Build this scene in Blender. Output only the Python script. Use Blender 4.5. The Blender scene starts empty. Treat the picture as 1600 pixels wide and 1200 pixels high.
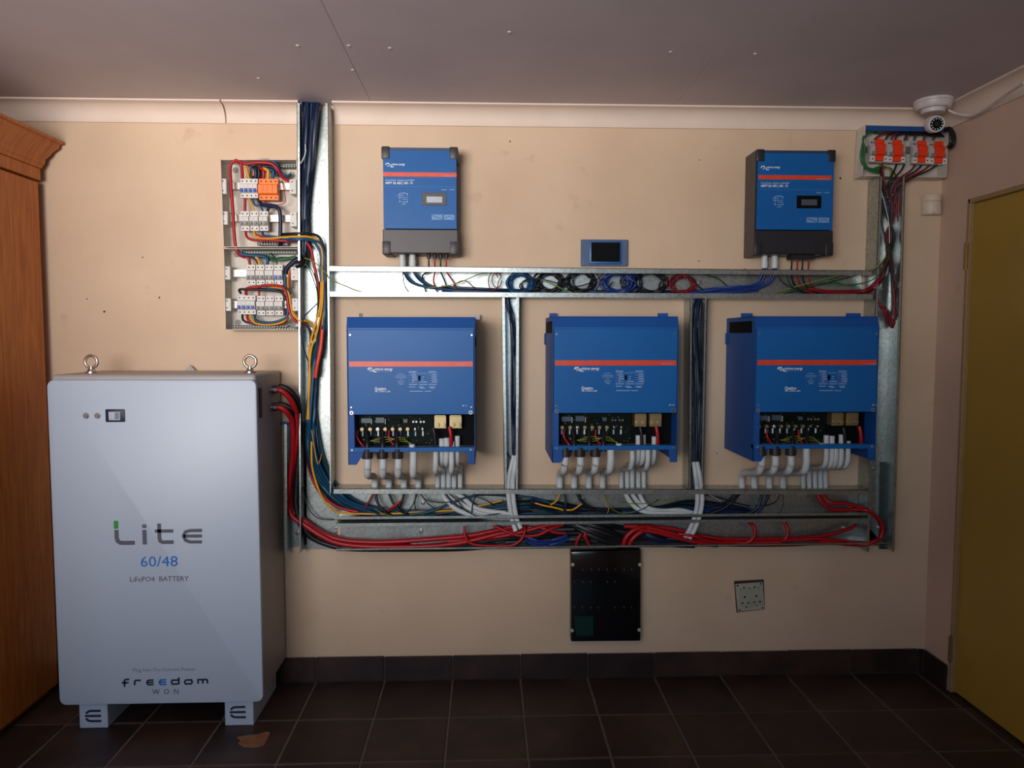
import bpy, bmesh, math, random
from mathutils import Vector, Matrix
random.seed(7)
scene = bpy.context.scene
COL = scene.collection
# ------------------------------------------------------------------ camera
FPX = 1140.08
M = [[0.9993751923973095, -0.03534001716253416, 0.0005549844974535834],
     [-0.001698148049293437, -0.0636939085926127, -0.9979680367133],
     [0.03530355667695967, 0.9973435562508778, -0.06371412473548552]]
EYE = 1.4375      # camera height above the floor
YW = 3.0          # distance of the equipment wall
cam_d = bpy.data.cameras.new('camera')
cam_d.sensor_width = 36; cam_d.lens = FPX / 1600 * 36
cam_d.clip_start = 0.05
cam = bpy.data.objects.new('camera', cam_d); COL.objects.link(cam)
mw = Matrix(((M[0][0], -M[1][0], -M[2][0], 0), (M[0][1], -M[1][1], -M[2][1], 0), (M[0][2], -M[1][2], -M[2][2], EYE), (0, 0, 0, 1)))
cam.matrix_world = mw
scene.camera = cam
# ------------------------------------------------------------------ exposure, world, daylight
scene.view_settings.view_transform = 'Standard'
scene.view_settings.look = 'None'
scene.view_settings.exposure = 0.0
scene.view_settings.gamma = 1.0
scene.view_settings.use_curve_mapping = False
wd = bpy.data.worlds.new('world'); scene.world = wd; wd.use_nodes = True
wd.node_tree.nodes['Background'].inputs[0].default_value = (0.6, 0.7, 0.9, 1)
wd.node_tree.nodes['Background'].inputs[1].default_value = 0.05

def area(name, loc, target, sx, sy, energy, col, spread=180):
    l = bpy.data.lights.new(name, 'AREA'); l.shape = 'RECTANGLE'; l.size = sx; l.size_y = sy
    l.energy = energy; l.color = col; l.spread = math.radians(spread)
    o = bpy.data.objects.new(name, l); COL.objects.link(o)
    o.location = loc
    o.rotation_euler = (Vector(target) - Vector(loc)).to_track_quat('-Z', 'Y').to_euler()
    return o
area('window_ground_bounce', (-1.35, -1.50, 1.72), (-0.95, 3.0, 3.2), 1.8, 1.0, 47, (1.0, 0.91, 0.85), 84)
area('window_skylight', (-0.95, -1.51, 1.72), (-0.5, 3.0, 0.5), 2.6, 1.0, 18, (0.38, 0.74, 1.08), 150)

# ------------------------------------------------------------------ pixel helpers (rays of the camera cut with real planes)
def ray(px, py):
    a, b = (px - 800) / FPX, (py - 600) / FPX
    return Vector([a * M[0][k] + b * M[1][k] + M[2][k] for k in range(3)])
def W(px, py, d=0.0):
    r = ray(px, py); r = r * ((YW - d) / r[1])
    return Vector((r[0], r[1], r[2] + EYE))
def onX(px, py, X):
    r = ray(px, py); r = r * (X / r[0]); return Vector((r[0], r[1], r[2] + EYE))
def onZ(px, py, Z):
    r = ray(px, py); r = r * ((Z - EYE) / r[2]); return Vector((r[0], r[1], r[2] + EYE))

# ------------------------------------------------------------------ materials
def lin(h):
    h = h.lstrip('#'); v = [int(h[i:i + 2], 16) / 255 for i in (0, 2, 4)]
    return tuple(c / 12.92 if c <= .04045 else ((c + .055) / 1.055) ** 2.4 for c in v)
MATS = {}
def mat(name, h, rough=.5, metal=0., var=.08, scale=30., bump=0., spec=.5, coat=0.):
    if name in MATS: return MATS[name]
    m = bpy.data.materials.new(name); m.use_nodes = True; nt = m.node_tree; N = nt.nodes; L = nt.links
    b = N['Principled BSDF']; c = lin(h)
    b.inputs['Roughness'].default_value = rough; b.inputs['Metallic'].default_value = metal
    b.inputs['Specular IOR Level'].default_value = spec
    b.inputs['Coat Weight'].default_value = coat
    tc = N.new('ShaderNodeTexCoord'); nz = N.new('ShaderNodeTexNoise'); nz.inputs['Scale'].default_value = scale
    nz.inputs['Detail'].default_value = 4
    L.new(tc.outputs['Object'], nz.inputs['Vector'])
    rp = N.new('ShaderNodeValToRGB')
    rp.color_ramp.elements[0].position = .3; rp.color_ramp.elements[1].position = .7
    rp.color_ramp.elements[0].color = tuple(x * (1 - var) for x in c) + (1,)
    rp.color_ramp.elements[1].color = tuple(min(1, x * (1 + var)) for x in c) + (1,)
    L.new(nz.outputs['Fac'], rp.inputs[0]); L.new(rp.outputs[0], b.inputs['Base Color'])
    if bump:
        bp = N.new('ShaderNodeBump'); bp.inputs['Strength'].default_value = bump; bp.inputs['Distance'].default_value = .004
        L.new(nz.outputs['Fac'], bp.inputs['Height']); L.new(bp.outputs[0], b.inputs['Normal'])
    MATS[name] = m
    return m
def node_mat(name):
    m = bpy.data.materials.new(name); m.use_nodes = True; MATS[name] = m
    return m, m.node_tree.nodes, m.node_tree.links, m.node_tree.nodes['Principled BSDF']
def galv_mat(name, c0, c1, rough):
    m, N, L, b = node_mat(name)
    tc = N.new('ShaderNodeTexCoord'); v = N.new('ShaderNodeTexVoronoi'); v.inputs['Scale'].default_value = 120
    L.new(tc.outputs['Object'], v.inputs['Vector'])
    rp = N.new('ShaderNodeValToRGB'); rp.color_ramp.elements[0].color = lin(c0) + (1,); rp.color_ramp.elements[1].color = lin(c1) + (1,)
    L.new(v.outputs['Color'], rp.inputs[0]); L.new(rp.outputs[0], b.inputs['Base Color'])
    n = N.new('ShaderNodeTexNoise'); n.inputs['Scale'].default_value = 6; L.new(tc.outputs['Object'], n.inputs['Vector'])
    mr = N.new('ShaderNodeMapRange'); mr.inputs['To Min'].default_value = rough - .08; mr.inputs['To Max'].default_value = rough + .12
    L.new(n.outputs['Fac'], mr.inputs['Value']); L.new(mr.outputs[0], b.inputs['Roughness'])
    b.inputs['Metallic'].default_value = .9
    return m
GALV = galv_mat('galvanised steel', '#9ba3a0', '#c2c8c4', .34)
def wood_mat():
    m, N, L, b = node_mat('orange pine')
    tc = N.new('ShaderNodeTexCoord'); mp = N.new('ShaderNodeMapping'); mp.inputs['Scale'].default_value = (1, 14, 1.2)
    L.new(tc.outputs['Object'], mp.inputs['Vector'])
    n = N.new('ShaderNodeTexNoise'); n.inputs['Scale'].default_value = 2.6; n.inputs['Detail'].default_value = 8; n.inputs['Distortion'].default_value = 1.6
    L.new(mp.outputs[0], n.inputs['Vector'])
    rp = N.new('ShaderNodeValToRGB'); rp.color_ramp.elements[0].position = .3; rp.color_ramp.elements[1].position = .75
    rp.color_ramp.elements[0].color = lin('#a8591d') + (1,); rp.color_ramp.elements[1].color = lin('#cf7f34') + (1,)
    L.new(n.outputs['Fac'], rp.inputs[0]); L.new(rp.outputs[0], b.inputs['Base Color'])
    b.inputs['Roughness'].default_value = .42
    return m
WOOD = wood_mat()
def wall_mat(name, base, dirt, stain):
    m, N, L, b = node_mat(name)
    tc = N.new('ShaderNodeTexCoord')
    n1 = N.new('ShaderNodeTexNoise'); n1.inputs['Scale'].default_value = 2.2; n1.inputs['Detail'].default_value = 5
    n2 = N.new('ShaderNodeTexNoise'); n2.inputs['Scale'].default_value = 9; n2.inputs['Detail'].default_value = 8
    n3 = N.new('ShaderNodeTexNoise'); n3.inputs['Scale'].default_value = 160
    for n in (n1, n2, n3): L.new(tc.outputs['Object'], n.inputs['Vector'])
    rp = N.new('ShaderNodeValToRGB'); rp.color_ramp.elements[0].color = lin(dirt) + (1,); rp.color_ramp.elements[1].color = lin(base) + (1,)
    rp.color_ramp.elements[0].position = .3; rp.color_ramp.elements[1].position = .6
    L.new(n1.outputs['Fac'], rp.inputs[0])
    rp2 = N.new('ShaderNodeValToRGB'); rp2.color_ramp.elements[0].position = .68; rp2.color_ramp.elements[1].position = .8
    rp2.color_ramp.elements[0].color = (0, 0, 0, 1); rp2.color_ramp.elements[1].color = (.6, .6, .6, 1)
    L.new(n2.outputs['Fac'], rp2.inputs[0])
    mx = N.new('ShaderNodeMixRGB'); L.new(rp2.outputs[0], mx.inputs[0]); L.new(rp.outputs[0], mx.inputs[1]); mx.inputs[2].default_value = lin(stain) + (1,)
    L.new(mx.outputs[0], b.inputs['Base Color']); b.inputs['Roughness'].default_value = .62
    bp = N.new('ShaderNodeBump'); bp.inputs['Strength'].default_value = .12; bp.inputs['Distance'].default_value = .003
    L.new(n3.outputs['Fac'], bp.inputs['Height']); L.new(bp.outputs[0], b.inputs['Normal'])
    return m
WALL = wall_mat('peach wall paint', '#dcc0a2', '#d2b496', '#c09c80')
WALL2 = wall_mat('dusty pink wall paint', '#d4b49f', '#c7a893', '#b08c78')
CEIL = mat('grey ceiling paint', '#c8bdc0', .7, var=.05, scale=3)
CORN = mat('cream cornice plaster', '#e4d0bf', .6, var=.04, scale=8)
def tile_mat():
    m, N, L, b = node_mat('dark slate tile')
    tc = N.new('ShaderNodeTexCoord'); oi = N.new('ShaderNodeObjectInfo')
    n = N.new('ShaderNodeTexNoise'); n.inputs['Scale'].default_value = 7; n.inputs['Detail'].default_value = 8
    L.new(tc.outputs['Object'], n.inputs['Vector'])
    ad = N.new('ShaderNodeMath'); ad.operation = 'MULTIPLY_ADD'; ad.inputs[1].default_value = .35
    L.new(oi.outputs['Random'], ad.inputs[0]); L.new(n.outputs['Fac'], ad.inputs[2])
    rp = N.new('ShaderNodeValToRGB'); e = rp.color_ramp.elements
    e[0].position = .35; e[0].color = lin('#1c1416') + (1,); e[1].position = 1.0; e[1].color = lin('#4a342a') + (1,)
    e2 = rp.color_ramp.elements.new(.65); e2.color = lin('#33221e') + (1,)
    L.new(ad.outputs[0], rp.inputs[0]); L.new(rp.outputs[0], b.inputs['Base Color'])
    b.inputs['Roughness'].default_value = .5
    bp = N.new('ShaderNodeBump'); bp.inputs['Strength'].default_value = .35; bp.inputs['Distance'].default_value = .006
    L.new(n.outputs['Fac'], bp.inputs['Height']); L.new(bp.outputs[0], b.inputs['Normal'])
    return m
TILE = tile_mat()
GROUT = mat('grey grout', '#6a5a52', .9, var=.2)
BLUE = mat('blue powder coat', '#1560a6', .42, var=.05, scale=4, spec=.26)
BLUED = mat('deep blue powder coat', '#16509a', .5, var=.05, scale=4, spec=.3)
ORSTR = mat('orange red print', '#e2492a', .4)
WPRINT = mat('white print', '#e8eef4', .5)
LPRINT = mat('pale blue print', '#a9c6e6', .5)
BLACKP = mat('black plastic', '#26262a', .42)
DARKP = mat('charcoal plastic', '#45413f', .45)
DKSH = mat('near black interior', '#08090c', .7, spec=.12)
PCB = mat('dark green circuit board', '#07160f', .6, spec=.12)
BRASS = mat('brass', '#a8966e', .4, .8)
NICK = mat('shiny screw steel', '#d6d6d6', .22, .95)
CHROME = mat('zinc eye bolt steel', '#c9c0b4', .25, .95)
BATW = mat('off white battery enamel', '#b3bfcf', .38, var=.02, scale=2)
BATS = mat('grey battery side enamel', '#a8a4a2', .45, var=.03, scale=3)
WPL = mat('white breaker plastic', '#d8d4cc', .45)
GRPL = mat('light grey plastic', '#b4b2ae', .45)
GRYT = mat('grey toggle plastic', '#84827f', .5)
BLUT = mat('blue toggle plastic', '#1e4fae', .4)
ORNG = mat('orange plastic', '#ff7a14', .42)
ORRD = mat('vivid orange red plastic', '#f03a10', .4)
BOXW = mat('cream enamelled steel box', '#d3c9bb', .5)
COND = mat('white pvc conduit', '#cfd4d4', .42)
RED = mat('red cable sheath', '#ab1019', .42)
REDD = mat('dark red cable sheath', '#7a1420', .45)
BLK = mat('black cable sheath', '#15161a', .42)
NAVY = mat('navy blue cable sheath', '#10223f', .4)
CBLUE = mat('blue cable sheath', '#154a72', .42)
MBLUE = mat('royal blue cable sheath', '#18367a', .4)
TEAL = mat('teal cable sheath', '#164652', .45)
GRN = mat('green cable sheath', '#1c6a38', .45)
DGRN = mat('dark green cable sheath', '#173b2a', .45)
YEL = mat('yellow cable sheath', '#e2a21c', .45)
GY = mat('green yellow earth wire', '#7f8a34', .45)
FILM = mat('blue protective film', '#1d4f8e', .35)
SCRN = mat('dark glass screen', '#14181a', .12)
LCDL = mat('pale lcd glass', '#b8c2cc', .25)
LCDD = mat('grey lcd glass', '#50545e', .25)
OLIVE = mat('olive ochre door paint', '#b08c38', .38, var=.05, scale=3)
CAMW = mat('white camera plastic', '#d8cfc9', .4)
KEYB = mat('gloss black key cabinet', '#0e0f12', .14)
PRNT_G = mat('grey print', '#5a5a66', .5)
PRNT_GR = mat('green print', '#2f8f3a', .5)
PRNT_B = mat('blue print', '#1f6dc0', .5)
PRNT_N = mat('navy print', '#141c38', .5)

STUFF = {'terminal_screws', 'indicator_lamps', 'fixing_hole', 'pin_hole', 'small_components', 'panel_print', 'diagram_print', 'lamp_ring', 'module_joint', 'screw_hole', 'logo_lettering', 'maker_lettering', 'certification_marks'}
# ------------------------------------------------------------------ mesh builder
class MB:
    def __init__(s): s.v = []; s.f = []
    def add(s, vs, fs):
        o = len(s.v); s.v += [Vector(v) for v in vs]; s.f += [tuple(i + o for i in f) for f in fs]; return s
    def hexa(s, p):      # 0-3 one face ring, 4-7 the opposite ring
        return s.add(p, [(0, 3, 2, 1), (4, 5, 6, 7), (0, 1, 5, 4), (1, 2, 6, 5), (2, 3, 7, 6), (3, 0, 4, 7)])
    def box(s, x0, x1, y0, y1, z0, z1):
        return s.hexa([(x0, y0, z0), (x1, y0, z0), (x1, y1, z0), (x0, y1, z0), (x0, y0, z1), (x1, y0, z1), (x1, y1, z1), (x0, y1, z1)])
    def pbox(s, x0, y0, x1, y1, d0, d1):
        """box whose front (depth d1 off the wall) is spanned by two picture corners, going back to depth d0"""
        a = W(x0, y0, d1); b = W(x1, y1, d1)
        return s.box(min(a.x, b.x), max(a.x, b.x), YW - d1, YW - d0, min(a.z, b.z), max(a.z, b.z))
    def quadbox(s, pts, d0, d1):   # pts: four pixel corners seen at depth d1
        A = [W(x, y, d1) for x, y in pts]
        return s.hexa([Vector((a.x, YW - d1, a.z)) for a in A] + [Vector((a.x, YW - d0, a.z)) for a in A])
    def slab(s, a, b, c, d, off):
        a, b, c, d = map(Vector, (a, b, c, d)); off = Vector(off)
        return s.hexa([a, b, c, d, a + off, b + off, c + off, d + off])
    def prism(s, poly, axis, a0, a1):
        n = len(poly); vs = []
        for a in (a0, a1):
            for (u, w) in poly:
                vs.append({'x': (a, u, w), 'y': (u, a, w), 'z': (u, w, a)}[axis])
        fs = [tuple(range(n)), tuple(range(2 * n - 1, n - 1, -1))]
        fs += [(i, i + n, (i + 1) % n + n, (i + 1) % n) for i in range(n)]
        return s.add(vs, fs)
    def tube(s, pts, r, n=8, closed=False, cap=True, radii=None):
        pts = [Vector(p) for p in pts]; m = len(pts); o = len(s.v)
        up = None
        for i, p in enumerate(pts):
            if closed: t = pts[(i + 1) % m] - pts[i - 1]
            else: t = pts[min(i + 1, m - 1)] - pts[max(i - 1, 0)]
            if t.length < 1e-9: t = Vector((0, 0, 1))
            t.normalize()
            if up is None:
                up = Vector((0, 1, 0)) if abs(t.y) < .9 else Vector((1, 0, 0))
            up = (up - t * up.dot(t))
            if up.length < 1e-6: up = t.orthogonal()
            up.normalize(); sd = t.cross(up)
            rr = radii[i] if radii else r
            for k in range(n):
                a = 2 * math.pi * k / n
                s.v.append(p + (up * math.cos(a) + sd * math.sin(a)) * rr)
        rg = m if closed else m - 1
        for i in range(rg):
            j = (i + 1) % m
            for k in range(n):
                s.f.append((o + i * n + k, o + i * n + (k + 1) % n, o + j * n + (k + 1) % n, o + j * n + k))
        if cap and not closed:
            s.f.append(tuple(o + k for k in range(n))[::-1]); s.f.append(tuple(o + (m - 1) * n + k for k in range(n)))
        return s
    def cyl(s, p0, p1, r, n=12, r1=None):
        return s.tube([p0, p1], r, n, radii=[r, r if r1 is None else r1])
    def torus(s, c, R, r, nx, n=24, m=8):
        c = Vector(c); nx = Vector(nx).normalized(); u = nx.orthogonal().normalized(); w = nx.cross(u)
        return s.tube([c + (u * math.cos(2 * math.pi * i / n) + w * math.sin(2 * math.pi * i / n)) * R for i in range(n)], r, m, closed=True)
    def sphere(s, c, r, n=16, m=10, zs=1.0):
        c = Vector(c)
        pts = [c + Vector((0, 0, r * zs * math.cos(math.pi * i / m))) for i in range(m + 1)]
        return s.tube(pts, r, n, radii=[max(1e-4, r * math.sin(math.pi * i / m)) for i in range(m + 1)])
    def disc(s, px, py, d, rpx, th=.002, n=12):     # round head facing the room
        c = W(px, py, d); r = rpx * (YW - d) / FPX
        return s.cyl(c, c + Vector((0, -th, 0)), r, n)
    def stroke(s, pts, w, y, th=.0008, px=True, d=0):
        """flat ribbon letter stroke in the plane at depth d (pixel path) or at y (xz path)"""
        if px:
            P = [W(a, b, d) for a, b in pts]; P = [Vector((p.x, p.z)) for p in P]; w = w * (YW - d) / FPX; y = YW - d
        else: P = [Vector(p) for p in pts]
        L, R = [], []
        for i, p in enumerate(P):
            a = (P[i] - P[i - 1]).normalized() if i > 0 else None
            b = (P[i + 1] - P[i]).normalized() if i < len(P) - 1 else None
            t = ((a or b) + (b or a)).normalized(); nn = Vector((-t.y, t.x))
            k = 1.0
            if a is not None and b is not None: k = 1 / max(.5, nn.dot(Vector((-a.y, a.x))))
            L.append(p + nn * w / 2 * k); R.append(p - nn * w / 2 * k)
        for i in range(len(P) - 1):
            q = [L[i], L[i + 1], R[i + 1], R[i]]
            s.hexa([(c.x, y - th, c.y) for c in q] + [(c.x, y + .0002, c.y) for c in q])
        return s
    def build(s, name, m, parent=None, bevel=0, smooth=35, seg=1):
        root = parent
        while root is not None and root.parent is not None: root = root.parent
        off = Vector(root.location) if root is not None else Vector((0, 0, 0))
        me = bpy.data.meshes.new(name)
        cen = Vector((0, 0, 0))
        if root is None and s.v:
            xs = [v.x for v in s.v]; ys = [v.y for v in s.v]; zs = [v.z for v in s.v]
            cen = Vector(((min(xs) + max(xs)) / 2, (min(ys) + max(ys)) / 2, min(zs)))
        me.from_pydata([tuple(v - off - cen) for v in s.v], [], s.f)
        bm = bmesh.new(); bm.from_mesh(me)
        bmesh.ops.recalc_face_normals(bm, faces=bm.faces)
        if bevel:
            bmesh.ops.bevel(bm, geom=[e for e in bm.edges if len(e.link_faces) == 2 and e.calc_face_angle(0) > .5], offset=bevel, segments=seg, profile=.5, affect='EDGES', clamp_overlap=True)
        bm.to_mesh(me); bm.free()
        if smooth:
            me.shade_smooth(); me.set_sharp_from_angle(angle=math.radians(smooth))
        me.materials.append(m)
        o = bpy.data.objects.new(name, me); COL.objects.link(o)
        if name in STUFF: o['kind'] = 'stuff'
        o.location = cen
        if parent is not None: o.parent = parent; o.location = (0, 0, 0)
        return o
def tag(o, label, cat, group=None):
    o['label'] = label; o['category'] = cat
    if group: o['group'] = group
    return o
def thing(name, label, cat, loc, group=None):
    o = bpy.data.objects.new(name, None); COL.objects.link(o); o.location = loc; o.empty_display_size = .05
    return tag(o, label, cat, group)
def struct(o, label=None):
    o['kind'] = 'structure'
    if label: o['label'] = label
    return o
def lettering(body, x0, x1, yb, cap, d, m, parent, name='lettering', th=.0008, bold=0., slope=0.):
    """text whose ends sit at pixel x0..x1, baseline at pixel yb, capital height in pixels, on the plane d off the wall"""
    cu = bpy.data.curves.new('txt', 'FONT'); cu.body = body; cu.size = 1; cu.offset = bold; cu.resolution_u = 2
    t = bpy.data.objects.new('txt', cu)
    me = bpy.data.meshes.new_from_object(t)
    xs = [v.co.x for v in me.vertices]
    a = W(x0, yb, d); b = W(x1, yb + slope, d)
    sx = (b.x - a.x) / (max(xs) - min(xs)); sz = cap * (YW - d) / FPX / .70
    mb = MB(); mn = min(xs); sl = (b.z - a.z) / (b.x - a.x)
    vs = [Vector((a.x + (v.co.x - mn) * sx, YW - d - th, a.z + v.co.y * sz + (v.co.x - mn) * sx * sl)) for v in me.vertices]
    mb.add(vs, [tuple(p.vertices) for p in me.polygons])
    bpy.data.objects.remove(t); bpy.data.curves.remove(cu); bpy.data.meshes.remove(me)
    return mb.build(name, m, parent, smooth=0)
def crom(pts, closed=False, n=6):
    P = [Vector(p) for p in pts]; m = len(P); out = []
    rg = range(m) if closed else range(m - 1)
    for i in rg:
        if closed: a, b, c, d = P[i - 1], P[i], P[(i + 1) % m], P[(i + 2) % m]
        else: a, b, c, d = P[max(i - 1, 0)], P[i], P[i + 1], P[min(i + 2, m - 1)]
        for k in range(n):
            t = k / n
            out.append(.5 * ((2 * b) + (c - a) * t + (2 * a - 5 * b + 4 * c - d) * t * t + (3 * b - 3 * c + d - a) * t ** 3))
    if not closed: out.append(P[-1])
    return out
def cab(label, pts, m, wpx, group=None, cat='cable', name='cable', closed=False, n=7, d=.05, seg=6):
    """one cable: pixel path with its depth off the wall at every point; wpx is its thickness in pixels"""
    P = [W(p[0], p[1], p[2] if len(p) > 2 else d) for p in pts]
    r = wpx / 2 * 2.93 / FPX
    o = MB().tube(crom(P, closed, seg), r, n, closed=closed).build(name, m, smooth=60)
    return tag(o, label, cat, group)
CW = {}
ORD = {2: ('left', 'right'), 3: ('left', 'middle', 'right'), 4: ('leftmost', 'second from left', 'third from left', 'rightmost')}
ORV = {2: ('upper', 'lower'), 3: ('top', 'middle', 'bottom'), 4: ('topmost', 'second from top', 'third from top', 'lowest')}
def bundle(label, k, pts, m, wpx, spread, group, jit=1.5, dj=.012, name='cable', cat='cable', n=6):
    """k single cables that share a run; lanes side by side with a little wander"""
    for j in range(k):
        lane = (j - (k - 1) / 2) / max(1, (k - 1) / 2) if k > 1 else 0
        q = []
        for i, p in enumerate(pts):
            a = pts[max(i - 1, 0)]; b = pts[min(i + 1, len(pts) - 1)]
            t = Vector((b[0] - a[0], b[1] - a[1]))
            t = t.normalized() if t.length else Vector((0, 1)); nn = Vector((-t.y, t.x))
            sp = p[3] if len(p) > 3 else spread
            q.append((p[0] + nn.x * lane * sp + random.uniform(-jit, jit) * .6, p[1] + nn.y * lane * sp + random.uniform(-jit, jit) * .6,
                      max(.008, p[2] + random.uniform(-dj, dj))))
        mm = m if not isinstance(m, list) else m[j % len(m)]
        lb_ = label
        if isinstance(m, list):
            for w_ in ('blue cable', 'dark teal cable', 'dark cable', 'navy cable', 'red solar cable', 'black cable'):
                if w_ in lb_: lb_ = lb_.replace(w_, CW[mm.name] + ' cable', 1); break
        if k in ORD:
            vert = abs(pts[-1][1] - pts[0][1]) > abs(pts[-1][0] - pts[0][0])
            lb_ += ', ' + (ORD[k][k - 1 - j] if vert else ORV[k][j])
        cab(lb_, q, mm, wpx, group, name=name, cat=cat, n=n)

# ------------------------------------------------------------------ the room
XR, XL, YB, HC = 1.885, -2.45, -1.62, 2.358
def S(n, mb, m, label=None, **k): return struct(mb.build(n, m, **k), label)
S('wall_back', MB().box(XL - .1, XR + .1, YW, YW + .1, -.05, HC + .1), WALL, smooth=0)
S('wall_left', MB().box(XL - .1, XL, YB, YW, -.05, HC + .1), WALL, smooth=0)
# right wall with the doorway hole
dY0, dY1 = onX(1480, 1083, XR - .01).y, 1.95
dZ = onX(1520, 311, XR - .01).z
S('wall_right', MB().box(XR, XR + .12, dY0, YW, -.05, HC + .1).box(XR, XR + .12, YB, dY1, -.05, HC + .1).box(XR, XR + .12, dY1, dY0, dZ, HC + .1), WALL2, smooth=0)
# wall behind the camera, with the window that lets the daylight in
S('wall_front', MB().box(XL, -2.3, YB - .1, YB, 0, HC).box(0.4, XR, YB - .1, YB, 0, HC).box(-2.3, 0.4, YB - .1, YB, 0, 1.2).box(-2.3, 0.4, YB - .1, YB, 2.28, HC), WALL2, smooth=0)
wf = MB()
for x in (-2.3, -1.4, -.5, .36): wf.box(x, x + .04, YB - .06, YB - .02, 1.2, 2.28)
wf.box(-2.3, .4, YB - .06, YB - .02, 1.2, 1.24).box(-2.3, .4, YB - .06, YB - .02, 2.24, 2.28)
S('window_1', wf, CORN)
ce = struct(MB().box(XL, XR, YB, YW, HC + .006, HC + .06).build('ceiling', CEIL, smooth=0))
for a, b in ((XL, -1.6505), (-1.6495, -.4505), (-.4495, .7495), (.7505, XR)):
    MB().box(a, b, YB, YW, HC, HC + .006).build('ceiling_board', CEIL, ce, smooth=0, bevel=.0006)
for px, py in ((465, 71), (545, 71), (551, 109), (1048, 81), (1180, 84), (796, 50), (404, 122), (609, 75), (985, 178)):
    if py < 150:
        c = onZ(px, py, HC); MB().cyl(c + Vector((0, 0, .001)), c - Vector((0, 0, .002)), .006, 8).build('nail_head', WPL, ce)
# cornice: a plaster cove
def cove(n=8, a=.068, h=.074):
    pts = [(0, 0), (0, -h), (-.008, -h), (-.010, -h + .008)]
    for i in range(n + 1):
        t = i / n * math.pi / 2
        pts.append((-.010 - (a - .018) * (1 - math.cos(t)), -h + .010 + (h - .018) * math.sin(t)))
    pts += [(-a, -.006), (-a, 0)]
    return pts
cv = [(YW + u, HC + w) for u, w in cove()]
xc = W(350, 175, .03).x
S('trim_1', MB().prism(cv, 'x', XL, xc - .003), CORN, 'plaster cornice left of the crack')
S('trim_2', MB().prism(cv, 'x', xc + .003, W(465, 175, .09).x - .004), CORN, 'short plaster cornice right of the crack')
S('trim_3', MB().prism(cv, 'x', W(515, 175, .09).x + .004, XR), CORN, 'long plaster cornice over the equipment')
S('trim_4', MB().prism([(XR + u, HC + w) for u, w in cove()], 'y', YB, YW), CORN, 'plaster cornice on the side wall')
# floor tiles with recessed grout
xj = onZ(708, 1055, 0).x; T = .2845; yj1 = onZ(700, 1121, 0).y
print('tile rows', yj1, onZ(700, 1181, 0).y, 'joint x', xj, onZ(1354, 1050, 0).x, onZ(490, 1062, 0).x)
fl = struct(MB().box(XL, XR, YB, YW, -.06, -.003).build('floor', GROUT, smooth=0))
g = .0035
tb = {}
far = MB()
rows = [(yj1 + g, YW - .012)]
y = yj1
while y > YB:
    rows.append((max(YB, y - T) + g, y - g)); y -= T
i0 = int(math.floor((XL - xj) / T))
for (ya, yb) in rows:
    i = i0
    while xj + i * T < XR:
        xa, xb = max(XL, xj + i * T + g), min(XR, xj + (i + 1) * T - g)
        if xb - xa > .01:
            dz = random.uniform(-.0008, .0008)
            if ya > 1.9:
                mb = MB().box(xa, xb, ya, yb, -.012, dz); mb.build('tile', TILE, fl, bevel=.003)
            else: far.box(xa, xb, ya, yb, -.012, dz)
        i += 1
fo = far.build('tile_field', TILE, fl, smooth=0); fo['kind'] = 'stuff'
# skirting tiles
sk = struct(MB().box(XL, XR, YW - .006, YW, 0, .098).build('baseboard_back', GROUT, smooth=0))
i = i0
while xj + i * T < XR:
    xa, xb = max(XL, xj + i * T + .002), min(XR - .012, xj + (i + 1) * T - .002)
    if xb - xa > .01:
        MB().box(xa, xb, YW - .013 - random.uniform(0, .001), YW - .004, .002, .104 + random.uniform(-.001, .002)).build('skirting_tile', TILE, sk, bevel=.002)
    i += 1
sr = struct(MB().box(XR - .006, XR, dY0 + .03, YW - .014, 0, .098).build('baseboard_right', GROUT, smooth=0))
MB().box(XR - .013, XR - .004, dY0 + .012, YW - .016, .002, .104).build('skirting_tile', TILE, sr, bevel=.002)
# door
dr = struct(MB().box(XR + .012, XR + .052, dY1 + .02, dY0 - .012, .004, dZ - .012).build('door_1', OLIVE, bevel=.003), 'flush olive ochre painted door')
fr = MB().box(XR - .004, XR + .07, dY0 - .012, dY0 + .006, 0, dZ + .006).box(XR - .004, XR + .07, dY1, dY0, dZ - .012, dZ + .006).box(XR - .004, XR + .07, dY1 - .006, dY1 + .012, 0, dZ)
struct(fr.build('trim_5', mat('door frame paint', '#a58458', .5), bevel=.002), 'narrow steel door frame')
for pz in (onX(1512, 400, XR).z, onX(1482, 1010, XR).z):
    hb = MB().cyl((XR - .008, dY0 - .006, pz - .05), (XR - .008, dY0 - .006, pz + .05), .008, 10)
    hb.cyl((XR - .008, dY0 - .006, pz - .058), (XR - .008, dY0 - .006, pz + .058), .004, 8)
    hb.build('hinge', mat('brassy hinge', '#a98a5a', .35, .7), dr)

S('trim_6', MB().box(XR, XR + .12, dY1, dY0, -.05, .002).box(XR + .09, XR + .12, dY1 - .1, dY0 + .1, -.05, dZ + .1), TILE, 'dark door sill with added light-blocking panel behind the door')  # unseen panel added behind the door to keep outside light out
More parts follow.
